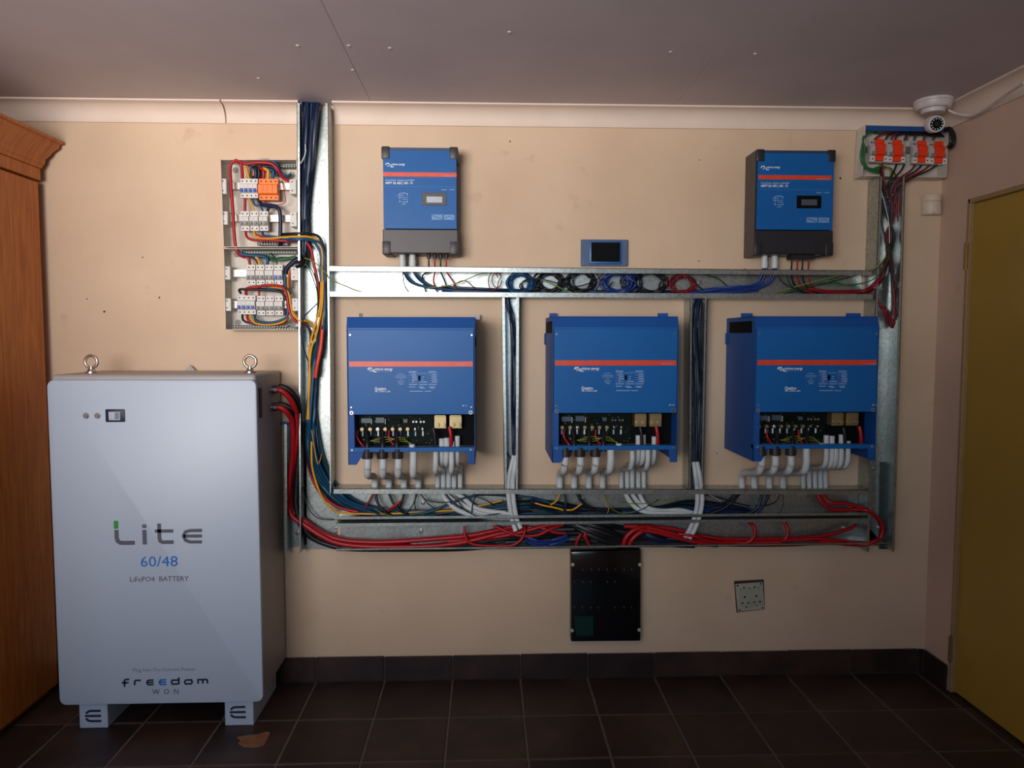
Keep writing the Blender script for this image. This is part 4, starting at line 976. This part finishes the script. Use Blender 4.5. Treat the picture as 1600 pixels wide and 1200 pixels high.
inb('black cable hooped between the third and lowest breaker rows', [(377, 459, .06), (374, 453, .065), (382, 452, .068), (410, 453, .07), (438, 456, .07), (446, 468, .072)], BLK, 4)
inb('yellow cable hooped right of the lowest breaker row', [(420, 448, .06), (438, 450, .068), (450, 456, .075), (454, 474, .078), (458, 492, .078), (468, 500, .076)], YEL, 3.2)
inb('blue cable hooped right of the lowest breaker row', [(404, 452, .05), (440, 452, .05), (452, 462, .055), (448, 478, .05)], CBLUE, 3.6)
inb('short red cable onto the grey breakers of the lowest row', [(405, 462, .055), (405, 449, .06)], RED, 3.5)
inb('black cable looping under the lowest breaker row', [(379, 491, .055), (380, 500, .065), (390, 505, .066), (410, 507, .06), (430, 506, .055)], BLK, 3.5)
inb('red cable looping under the lowest breaker row', [(386, 491, .055), (388, 500, .062), (396, 504, .062), (425, 507, .062), (443, 504, .062), (451, 495, .06)], RED, 4)
inb('yellow cable looping under the lowest breaker row', [(391.5, 491, .057), (393, 499, .064), (402, 506, .066), (425, 507, .068), (442, 503, .07), (450, 495, .07)], YEL, 3.4)
inb('blue cable looping under the lowest breaker row', [(398, 491, .057), (400, 500, .066), (410, 504, .07), (425, 504, .072), (440, 500, .072), (449, 493, .072), (449, 470, .07)], CBLUE, 4.2)
# B. battery leads
cab('thick red battery lead from the upper terminal', [(433, 609, .16), (441, 611, .16), (451, 620, .15), (459, 634, .13), (463, 652, .10), (463, 690, .08), (459, 720, .06), (454, 755, .04), (453, 785, .035), (458, 800, .035), (474, 812, .04), (490, 825, .045), (515, 838, .045), (545, 845, .045), (600, 847, .045), (680, 842, .045), (740, 836, .04), (790, 826, .03)], RED, 8.5)
cab('thick red battery lead from the lower terminal', [(433, 636, .16), (441, 638, .16), (449, 645, .15), (456, 658, .12), (458, 680, .10), (457, 715, .07), (452, 755, .055), (450, 788, .05), (458, 808, .05), (476, 820, .055), (500, 836, .06), (530, 849, .06), (580, 854, .06), (660, 854, .06), (720, 848, .055), (780, 834, .05), (820, 828, .04)], RED, 8.5)
cab('thick black battery lead from the upper terminal', [(435, 604, .13), (446, 606, .13), (459, 617, .12), (466, 632, .10), (468, 655, .07), (467, 700, .05), (464, 750, .04), (463, 790, .04), (470, 815, .04), (486, 838, .035), (510, 850, .03), (545, 857, .03), (620, 858, .03), (720, 857, .03), (790, 850, .03)], BLK, 9)
cab('thick black battery lead from the lower terminal', [(435, 631, .13), (446, 634, .13), (457, 642, .12), (461, 655, .09), (463, 700, .04), (461, 760, .03), (462, 800, .03), (478, 832, .03), (500, 846, .025), (540, 853, .02), (640, 852, .02)], BLK, 9)
# C. bright tray: controller leads and coils
for k, (x, dx) in enumerate(((632.5, 0), (635, 3), (648, 6), (651, 9))):
    cab('blue controller lead curving into the bright tray, %s of four on the left' % ('first', 'second', 'third', 'fourth')[k], [(x - 3, 402, .06), (x - 3, 414, .06), (x, 428, .06), (x + 10 + k, 441, .05), (x + 32, 448 + k * .6, .045), (x + 60, 451 + k, .04), (700 + dx, 453 + k, .04), (760, 455 + k * .8, .04), (800, 457, .035)], CBLUE if k % 2 else NAVY, 3.8, 'left controller leads')
cab('thin green wire hanging from the left controller into the bright tray', [(629, 404, .055), (629.5, 425, .05), (632, 445, .045), (640, 458, .04)], DGRN, 1.6)
bundle('navy cable lying along the bottom of the bright tray', 7, [(690, 453, .03, 5), (760, 455, .03, 4), (840, 457, .02, 3), (920, 458, .02, 3), (1000, 458, .02, 3), (1080, 457, .02, 3), (1130, 455, .03, 4)], [NAVY, CBLUE, NAVY, BLK], 3.8, 4, 'navy run along the bright tray')
for k, (x, dx) in enumerate(((1192, 0), (1197, 3), (1207, 6), (1211, 9))):
    cab('blue controller lead curving into the bright tray, %s of four on the right' % ('first', 'second', 'third', 'fourth')[k], [(x + 1, 402, .06), (x + 1, 414, .06), (x - 1, 428, .06), (x - 10, 443, .05), (x - 32, 450 + k * .4, .045), (1140 - dx, 452 + k, .045), (1110, 455 + k, .04), (1060, 458, .03)], MBLUE, 4, 'right controller leads')
bundle('royal blue cable lying in the right part of the bright tray', 4, [(1185, 450, .05, 3), (1150, 452, .055, 4), (1120, 454, .055, 4), (1090, 457, .05, 2)], MBLUE, 3.6, 3, 'royal blue run in the bright tray')
def coil(label, cx, cy, rx, ry, turns, m, w, seed, dc=.045, tail=None):
    r = random.Random(seed); pts = []
    N = 14
    for t_ in range(turns):
        a_, b_ = rx * r.uniform(.72, 1.05), ry * r.uniform(.74, 1.0); ox, oy = r.uniform(-4.5, 4.5), r.uniform(-1.5, 1.5); ph = r.uniform(0, .5)
        for i in range(N):
            a = 2 * math.pi * i / N + ph * 0
            pts.append((cx + ox * 1.0 + a_ * math.cos(a), cy + oy + b_ * math.sin(a), dc + r.uniform(-.006, .006) + (t_ - turns / 2) * w * .0011))
    if tail: pts += tail
    cab(label, pts, m, w, cat='cable coil', name='cable_coil', n=6, seg=3)
coil('coiled royal blue cable, leftmost coil in the bright tray', 812, 442, 21, 17, 9, CBLUE, 3, 1)
coil('coiled black cable right of the leftmost blue coil', 859, 441, 22, 17, 8, BLK, 3, 2, .035)
coil('small loop of dark cable inside the leftmost coils', 828, 446, 16, 10, 3, BLK, 2.0, 12, .05)
coil('coiled black cable under the left edge of the touch display', 908, 440, 22, 17, 7, BLK, 3, 3, .04)
coil('coiled royal blue cable below the touch display', 966, 441, 25, 17, 9, MBLUE, 3.2, 4, .045)
coil('coiled dark navy cable crossing the display side of the blue coil', 986, 441, 17, 16.5, 4, NAVY, 3.4, 14, .05)
coil('coiled black cable between the blue and red coils', 1016, 441, 27, 16, 7, BLK, 2.8, 5, .035)
coil('coiled dark red cable, rightmost coil in the bright tray', 1065, 444, 19, 14, 9, REDD, 2, 6, .045)
coil('thin red loop of wire left of the coils', 775, 439, 9, 15, 2, REDD, 1.6, 7, .05)
cab('green-yellow wire slanting up to the coils in the bright tray', [(668, 449, .05), (690, 448, .06), (716, 442, .065), (745, 430, .065), (772, 422, .06), (790, 422, .05)], GY, 1.7)
cab('thin red wire humping over the navy run in the bright tray', [(708, 447, .055), (718, 440, .06), (728, 439, .06), (738, 447, .05), (745, 452, .045)], REDD, 1.6)
cab('green-yellow wire slanting across the black coil', [(834, 434, .06), (850, 438, .065), (870, 447, .065), (886, 455, .06), (900, 459, .05)], GY, 1.8)
cab('dark wire linking the coils at mid height of the bright tray', [(820, 434, .06), (850, 437, .065), (885, 446, .065), (905, 447, .06), (930, 438, .055), (945, 425, .05)], NAVY, 1.8)
cab('thin dark wire hooking between the two display coils', [(930, 424, .05), (938, 440, .06), (932, 454, .05), (948, 450, .06), (958, 440, .05)], BLK, 2)
cab('dark wire trailing right from the red coil', [(1048, 436, .05), (1066, 425, .055), (1082, 436, .06), (1092, 448, .055), (1105, 454, .05), (1130, 457, .04)], BLK, 2)
cab('thin dark green wire descending right of the red coil', [(1080, 421, .045), (1105, 430, .05), (1122, 435, .05), (1135, 446, .045), (1145, 452, .04)], DGRN, 1.7)
# right part
for k, p in enumerate(([(1213, 424, .05), (1222, 440, .05), (1238, 450, .045), (1258, 459, .04)], [(1228, 424, .05), (1232, 440, .05), (1245, 454, .045), (1262, 460, .04)],
                       [(1205, 459, .03), (1240, 449, .045), (1280, 438, .055), (1310, 431, .06), (1345, 427, .07), (1372, 415, .09), (1385, 400, .08)], [(1220, 460, .04), (1260, 450, .05), (1300, 440, .06), (1335, 431, .065), (1370, 420, .088), (1388, 395, .075)],
                       [(1255, 447, .04), (1290, 442, .045), (1320, 445, .05), (1345, 443, .06), (1368, 434, .088), (1386, 408, .08), (1390, 385, .06)], [(1290, 431, .05), (1303, 439, .05), (1325, 446, .05), (1350, 442, .06)])):
    cab('thin green wire in the right end of the bright tray', p, (DGRN, DGRN, GY, DGRN, GRN, GRN)[k], 2, 'green wires at the right end of the tray')
bundle('red solar cable gathering at the right end of the bright tray', 5, [(1262, 450, .03, 2), (1285, 455, .04, 2), (1320, 458, .045, 3), (1350, 456, .055, 4), (1368, 445, .085, 4), (1380, 425, .08, 3), (1387, 400, .06, 3), (1390, 370, .05, 4)], [REDD, REDD, RED, BLK, REDD], 3, 3, 'red run at the right end of the tray')
# D. right vertical trunking
tops = [(1375, 258), (1378, 256), (1401, 256), (1413, 257), (1430, 258), (1440, 258), (1452, 258), (1464, 257)]
tm_ = [BLK, REDD, BLK, BLK, REDD, BLK, REDD, BLK]
for k, ((x, y), m) in enumerate(zip(tops, tm_)):
    nm = 'black' if m is BLK else 'red'
    mid = (1392 + (k - 4) * 3.2, 290)
    cab('%s cable dropping from the orange units, number %s from the left' % (nm, ('one', 'two', 'three', 'four', 'five', 'six', 'seven', 'eight')[k]),
        [(x, y, .05), (x * .8 + mid[0] * .2, y + 9, .065), (x * .35 + mid[0] * .65, 279, .075), (mid[0], 296, .06), (1392 + math.sin(k * 2.3) * 9, 330, .05), (1390 - math.sin(k * 2.3) * 8, 370, .05), (1389 + math.cos(k) * 3, 400, .05), (1393 + k * .8, 440, .04), (1394, 480, .04), (1392, 500, .04)], m, 2.9, 'cables dropping from the orange units')
cab('red cable down the right edge of the right trunking', [(1410, 280, .05), (1405, 300, .05), (1404, 340, .05), (1408, 380, .05), (1405, 420, .05), (1402, 460, .05), (1398, 500, .045)], REDD, 4)
cab('dark wire bowing left in the right trunking', [(1384, 290, .06), (1378, 320, .06), (1378, 350, .06), (1385, 378, .06), (1390, 400, .055), (1396, 440, .05)], BLK, 3)
for k, (p) in enumerate(([(1366, 462, .05), (1373, 474, .06), (1381, 490, .07), (1388, 505, .07), (1393, 510, .07), (1394, 500, .07), (1387, 484, .065)], [(1368, 464, .06), (1378, 478, .07), (1386, 495, .075), (1392, 508, .075), (1397, 506, .07), (1398, 480, .06), (1396, 450, .05)], [(1376, 480, .08), (1384, 481, .085), (1385, 488, .085), (1390, 500, .08), (1392, 510, .08), (1396, 511, .08)], [(1394, 505, .07), (1400, 490, .06), (1402, 470, .05), (1401, 440, .05)])):
    cab('dark red cable tail knotted in the right trunking above the right inverter', p, REDD, 3.6, 'knotted red tails in the right trunking')
cab('pale wire in the upper right trunking', [(1377, 300, .07), (1383, 320, .07), (1389, 350, .065), (1390, 380, .06)], COND, 1.3)
# green and black wiring in the right box
for k in range(5):
    cab('green earth wire looping down the left of the orange units', [(1378 - k, 200 + k, .05), (1364 - k, 205, .06), (1352 - k * 1.0, 212 + k, .068), (1346 + k * 1.4, 232, .07), (1345 + k * 1.5, 250, .07), (1352 + k, 262, .068), (1364 + k * 1.5, 268 - k, .065), (1374, 270 - k, .06)], (GRN, GRN, DGRN)[k % 3], 2.4, 'green earth wires in the right box')
MB().pbox(1372, 198, 1384, 206, .03, .06).build('green_terminal', mat('green terminal plastic', '#2e6a2c', .5), db3)
for k in range(4):
    cab('green earth wire lying below the orange units', [(1366, 268 - k * 2, .06), (1380, 262 - k, .055), (1392, 263 + k, .05), (1400 - k * 3, 275, .055), (1400 - k * 3, 290, .05)], (DGRN, GY)[k % 2], 2, 'green wires below the orange units')
for k in range(6):
    cab('black cable looping over the top of the orange units', [(1383 + k * 15, 219, .045), (1390 + k * 14, 210, .05), (1410 + k * 11, 206 + k % 3 * 2, .05), (1450 + k * 4, 208 + k % 2 * 3, .045), (1474, 213, .045), (1486, 220, .02)], BLK, 3.2, 'black loops over the orange units')
for k in range(3):
    cab('red cable looping over the top of the orange units', [(1366 + k * 26, 218, .045), (1380 + k * 20, 209, .048), (1410 + k * 14, 207, .045), (1440 + k * 8, 209, .04), (1462, 214, .035)], REDD, 3, 'red loops over the orange units')
bundle('black cable bowing out of the right side of the corner box', 4, [(1476, 203, .085, 2), (1484, 202, .105, 2.5), (1489, 212, .12, 2.5), (1488, 224, .12, 2.5), (1483, 231, .1, 2)], BLK, 4, 2, 'black foam strands bulging beside the corner box', jit=.8, dj=.004)  # black tubes standing for the foam blob beside the corner box
# E. middle vertical trunks
bundle('navy cable down the trunking between the left and middle inverters', 4, [(792, 460, .06, 2), (794, 475, .06, 2.5), (799, 495, .06, 3), (802, 525, .05, 3), (802, 600, .05, 2.6), (803, 680, .05, 2), (804, 716, .06, 2), (801, 760, .05, 2)], NAVY, 3.4, 3, 'navy cables in the first middle trunking')
cab('thin black wire behind the white conduits of the first middle trunking', [(791, 690, .03), (791, 705, .03), (797, 716, .04), (801, 730, .04)], BLK, 2)
bundle('navy cable down the trunking between the middle and right inverters', 7, [(1093, 462, .06, 4), (1088, 485, .06, 6), (1086, 530, .05, 6), (1090, 590, .05, 7), (1091, 650, .05, 7), (1090, 715, .06, 5), (1090, 760, .05, 4)], [NAVY, BLK, NAVY, TEAL], 3.6, 4, 'navy cables in the second middle trunking')
for k, p in enumerate(([(803, 712, .075), (797.5, 735, .085), (794.5, 752, .078), (794.5, 775, .078), (797, 795, .078), (801, 815, .078), (806, 830, .09)], [(807, 712, .075), (803.5, 735, .085), (801.5, 752, .078), (802, 775, .078), (804.5, 795, .078), (808, 812, .078), (814, 826, .09)])):
    cab('white conduit crossing the trays left of the middle inverter, %s' % ('left one of the pair', 'right one of the pair')[k], p, COND, 7.5, 'white conduits between left and middle inverters', cat='conduit', name='conduit', n=12)
for k, p in enumerate(([(1084, 722, .075), (1087, 745, .09), (1089, 765, .078), (1089.5, 785, .078), (1086, 805, .078), (1078, 826, .078), (1070, 840, .09)], [(1089, 722, .075), (1093.5, 745, .09), (1096.5, 765, .078), (1097, 785, .078), (1093.5, 805, .078), (1086, 826, .078), (1077, 842, .09)])):
    cab('white conduit crossing the trays right of the middle inverter, %s' % ('left one of the pair', 'right one of the pair')[k], p, COND, 7.2, 'white conduits between middle and right inverters', cat='conduit', name='conduit', n=12)
# F. long tray wiring
for k, p in enumerate(([(690, 768, .045), (696, 780, .05), (712, 795, .06), (735, 804, .065), (765, 808, .065), (800, 808, .06)], [(708, 768, .045), (724, 778, .05), (742, 793, .06), (765, 799, .065), (795, 802, .065)], [(700, 768, .04), (716, 784, .045), (745, 799, .05), (790, 805, .055)])):
    cab('white conduit curving along the long tray under the left inverter, %s to dive in' % FV[k], p, COND, 8, 'white conduits in the tray under the left inverter', cat='conduit', name='conduit', n=12)
for k, p in enumerate(([(976, 768, .045), (983, 782, .05), (996, 795, .06), (1016, 801, .065), (1050, 802, .065), (1080, 804, .06)], [(998, 768, .045), (1004, 782, .05), (1014, 794, .06), (1035, 798, .055), (1062, 797, .055), (1084, 802, .05)], [(986, 768, .04), (998, 786, .045), (1020, 799, .05), (1080, 801, .05)])):
    cab('white conduit curving along the long tray under the middle inverter, %s to dive in' % FV[k], p, COND, 7.5, 'white conduits in the tray under the middle inverter', cat='conduit', name='conduit', n=12)
bundle('dark cable lying along the long tray below the inverters', 12, [(600, 803, .02, 3), (700, 802, .02, 5), (780, 795, .02, 8), (850, 792, .02, 10), (930, 800, .02, 6), (1020, 800, .02, 6), (1080, 792, .02, 9), (1150, 798, .02, 7), (1180, 802, .02, 3)], [BLK, TEAL, NAVY, DGRN, BLK, CBLUE], 4.5, 6, 'dark run in the long tray', jit=3)
bundle('navy cable bunched in the middle of the long tray', 6, [(830, 785, .035, 6), (880, 797, .035, 6), (940, 800, .03, 5), (1000, 803, .03, 3), (1060, 795, .03, 8), (1110, 798, .03, 6), (1160, 800, .03, 4)], [MBLUE, BLK, NAVY], 4, 6, 'navy bunch in the long tray', jit=3)
loops = [([(585, 768, .045), (578, 782, .05), (568, 796, .05)], REDD, 4), ([(587, 768, .05), (590, 785, .06), (600, 798, .065), (612, 806, .06)], BLK, 4.5), ([(607, 768, .045), (614, 785, .055), (624, 797, .06), (640, 804, .05)], BLK, 4.5),
         ([(632, 768, .045), (628, 783, .055), (618, 795, .055), (600, 800, .05)], BLK, 4.5), ([(626, 783, .065), (616, 791, .07), (606, 797, .065)], RED, 4), ([(650, 768, .045), (648, 782, .055), (640, 796, .06), (630, 803, .06)], DGRN, 2), ([(653, 768, .045), (648, 785, .05), (650, 798, .05)], DGRN, 2),
         ([(656, 768, .05), (664, 780, .06), (684, 785, .065), (706, 784, .065), (722, 778, .06)], BLK, 2), ([(655, 768, .05), (668, 786, .055), (680, 795, .05)], DGRN, 2), ([(700, 770, .065), (716, 784, .07), (728, 798, .075), (748, 806, .078), (775, 803, .075), (795, 799, .07)], BLK, 1.8),
         ([(744, 775, .06), (739, 785, .07), (737, 802, .07)], BLK, 2), ([(745, 776, .06), (760, 782, .065), (772, 790, .06)], BLK, 2), ([(745, 791, .045), (765, 787, .05), (785, 782, .05)], YEL, 3), ([(836, 786, .055), (850, 790, .06), (866, 793, .062), (880, 797, .06)], YEL, 3),
         ([(875, 770, .05), (870, 782, .055), (860, 789, .06)], YEL, 3), ([(885, 797, .06), (896, 796, .06), (909, 787, .055)], YEL, 3), ([(881, 768, .05), (884, 785, .06), (883, 798, .06)], BLK, 4), ([(901, 768, .05), (910, 785, .055), (930, 798, .05)], BLK, 5),
         ([(942, 773, .055), (946, 786, .06), (951, 795, .06), (949, 802, .055)], YEL, 1.2), ([(944, 772, .055), (949, 786, .06), (958, 796, .062), (972, 802, .06), (992, 799, .06)], GY, 1.3), ([(965, 786, .06), (990, 787, .066), (1018, 786, .066), (1042, 782, .06), (1058, 778, .05)], GY, 1.4),
         ([(985, 803, .07), (1000, 797, .075), (1012, 791, .07), (1030, 780, .05)], DGRN, 1.5), ([(1108, 773, .06), (1118, 778, .062), (1127, 784, .06)], COND, 1), ([(1100, 773, .05), (1125, 778, .05), (1150, 786, .05), (1172, 791, .05)], BLK, 2),
         ([(1157, 768, .045), (1146, 782, .055), (1130, 795, .055), (1110, 802, .05)], BLK, 5), ([(1150, 768, .04), (1135, 784, .045), (1108, 790, .045)], BLK, 4), ([(1190, 768, .045), (1188, 783, .055), (1180, 797, .055), (1165, 803, .05)], NAVY, 5), ([(1199, 768, .045), (1196, 783, .055), (1186, 798, .06), (1176, 804, .055)], NAVY, 4),
         ([(1203, 768, .05), (1198, 782, .055), (1188, 797, .06)], BLK, 3.5), ([(1220, 768, .045), (1214, 782, .05), (1200, 789, .05), (1180, 790, .05)], BLK, 2), ([(1223, 768, .045), (1224, 785, .05), (1220, 798, .05), (1212, 804, .05)], DGRN, 1.6),
         ([(800, 775, .03), (830, 778, .035), (860, 786, .04), (895, 795, .04)], TEAL, 4), ([(740, 772, .03), (780, 773, .03), (815, 778, .03)], BLK, 5), ([(700, 790, .06), (720, 780, .06), (745, 774, .05)], TEAL, 4), ([(640, 804, .06), (670, 800, .065), (695, 790, .06), (706, 784, .05)], TEAL, 4.5),
         ([(575, 797, .065), (600, 806, .07), (640, 809, .07), (665, 803, .065)], DGRN, 2), ([(585, 795, .07), (600, 803, .075), (618, 808, .072)], GY, 1.4), ([(473, 760, .04), (480, 790, .04), (494, 808, .04), (512, 812, .04), (530, 811, .04)], DGRN, 1.8)]
nmc = {REDD: 'dark red', RED: 'red', BLK: 'black', DGRN: 'dark green', YEL: 'yellow', GY: 'green-yellow', COND: 'pale', NAVY: 'navy', TEAL: 'teal', CBLUE: 'blue'}
for p, m, w in loops:
    xm_ = sum(q[0] for q in p) / len(p)
    wh = 'left' if xm_ < 800 else ('middle' if xm_ < 1090 else 'right')
    cab('%s %s looping in the long tray below the %s inverter' % (nmc[m], 'wire' if w < 3 else 'cable', wh), p, m, w, '%s loops below the %s inverter' % (nmc[m], wh))
# red leads under the right inverter and round into the lowest tray
for k, p in enumerate(([(1276, 768, .045), (1281, 780, .055), (1292, 793, .06), (1312, 797, .06), (1335, 796, .06), (1356, 798, .092), (1368, 806, .07), (1377, 822, .06), (1376, 838, .06), (1364, 847, .09), (1345, 849, .06), (1290, 843, .05)],
                       [(1286, 768, .045), (1290, 780, .05), (1300, 786, .06), (1322, 787, .065), (1345, 793, .07), (1358, 799, .092), (1372, 810, .075), (1379, 826, .07), (1374, 842, .07), (1360, 849, .09), (1335, 851, .07), (1280, 846, .055)])):
    cab('thick red cable swinging out of the right end of the trays, %s' % ('inner one', 'outer one')[k], p, RED, 6.5, 'red cables swinging out right')
# G. lowest tray, red cables
reds = [([(700, 846, .05), (750, 842, .05), (800, 835, .05), (850, 822, .05), (880, 818, .04)], 7), ([(726, 822, .06), (727, 838, .07), (738, 850, .075), (770, 853, .075), (800, 852, .075), (815, 842, .075), (820, 828, .07), (818, 818, .05)], 4.5),
        ([(740, 836, .04), (770, 830, .045), (800, 824, .045), (830, 826, .045)], 5), ([(770, 820, .05), (790, 830, .06), (812, 837, .065), (840, 836, .065), (862, 826, .06), (880, 820, .05)], 5), ([(820, 824, .04), (845, 825, .05), (868, 832, .055), (884, 833, .05)], 5),
        ([(975, 822, .05), (1010, 824, .055), (1050, 834, .055), (1090, 846, .05), (1150, 848, .05), (1220, 847, .05)], 8), ([(990, 826, .06), (1030, 833, .062), (1080, 846, .06), (1130, 851, .055), (1240, 851, .05), (1300, 846, .05), (1345, 849, .05)], 6),
        ([(1000, 822, .04), (1050, 826, .045), (1090, 836, .05), (1130, 842, .045), (1200, 842, .04), (1280, 838, .04), (1320, 828, .04), (1338, 820, .03)], 6), ([(1060, 834, .09), (1085, 838, .105), (1110, 846, .09), (1150, 850, .06)], 4.5),
        ([(1170, 816, .04), (1178, 824, .06), (1179, 836, .065), (1170, 847, .06), (1150, 850, .05)], 6), ([(1224, 816, .04), (1230, 824, .05), (1230, 838, .055), (1222, 846, .05)], 6), ([(1220, 845, .055), (1280, 842, .055), (1330, 847, .055), (1352, 848, .055)], 6),
        ([(974, 852, .06), (978, 840, .065), (988, 830, .065), (1002, 824, .06), (1016, 822, .05)], 8), ([(982, 853, .05), (988, 842, .055), (1000, 832, .055), (1012, 828, .05)], 8), ([(900, 852, .06), (903, 842, .065), (908, 834, .06)], 5), ([(921, 852, .06), (916, 842, .065), (914, 835, .065), (928, 834, .06)], 5)]
RL = ['thick red cable climbing to the right under the first pair of white conduits', 'red cable bent into a U around the first pair of white conduits', 'short red cable lying behind the U-shaped red cable', 'red cable sagging below the first pair of white conduits',
      'short red cable ending at the black cables left of the key cabinet', 'thickest red cable descending right of the black cables above the key cabinet', 'long red cable along the bottom of the lowest tray to its right end', 'long red cable rising at the right end of the lowest tray',
      'red cable crossing in front of the second pair of white conduits', 'left one of two red hooks standing up in the lowest tray', 'right one of two red hooks standing up in the lowest tray', 'red cable along the right bottom corner of the lowest tray',
      'outer red bend dropping behind the key cabinet', 'inner red bend dropping behind the key cabinet', 'left one of two short red stubs above the key cabinet', 'right one of two short red stubs above the key cabinet, hooked']
for p, w in reds:
    xm_ = sum(q[0] for q in p) / len(p)
    wh = 'left' if xm_ < 870 else ('middle' if xm_ < 1010 else 'right')
    cab(RL[reds.index((p, w))], p, RED, w, 'red cables in the lowest tray')
bundle('black cable lying at the back of the lowest tray', 8, [(720, 850, .02, 3), (790, 845, .02, 6), (850, 838, .02, 12), (900, 836, .025, 14), (950, 836, .03, 14), (1000, 838, .02, 10), (1060, 842, .02, 6), (1120, 848, .02, 3)], BLK, 7, 6, 'black run in the lowest tray', jit=3)
bundle('thick black cable end crossing the middle of the lowest tray', 4, [(900, 820, .05, 3), (925, 828, .06, 8), (950, 838, .06, 9), (972, 848, .05, 6)], BLK, 9, 5, 'black ends in the lowest tray')
bundle('royal blue cable curled in the lowest tray above the key cabinet', 5, [(818, 840, .035, 2), (832, 847, .04, 4), (850, 850, .045, 4), (872, 846, .045, 4), (888, 838, .04, 3)], MBLUE, 3.6, 4, 'blue cables left of the key cabinet')
bundle('dark blue cable lying right of the middle of the lowest tray', 4, [(1000, 832, .03, 3), (1020, 842, .035, 4), (1050, 850, .035, 3), (1085, 852, .03, 2)], NAVY, 4, 3, 'dark blue cables in the lowest tray')
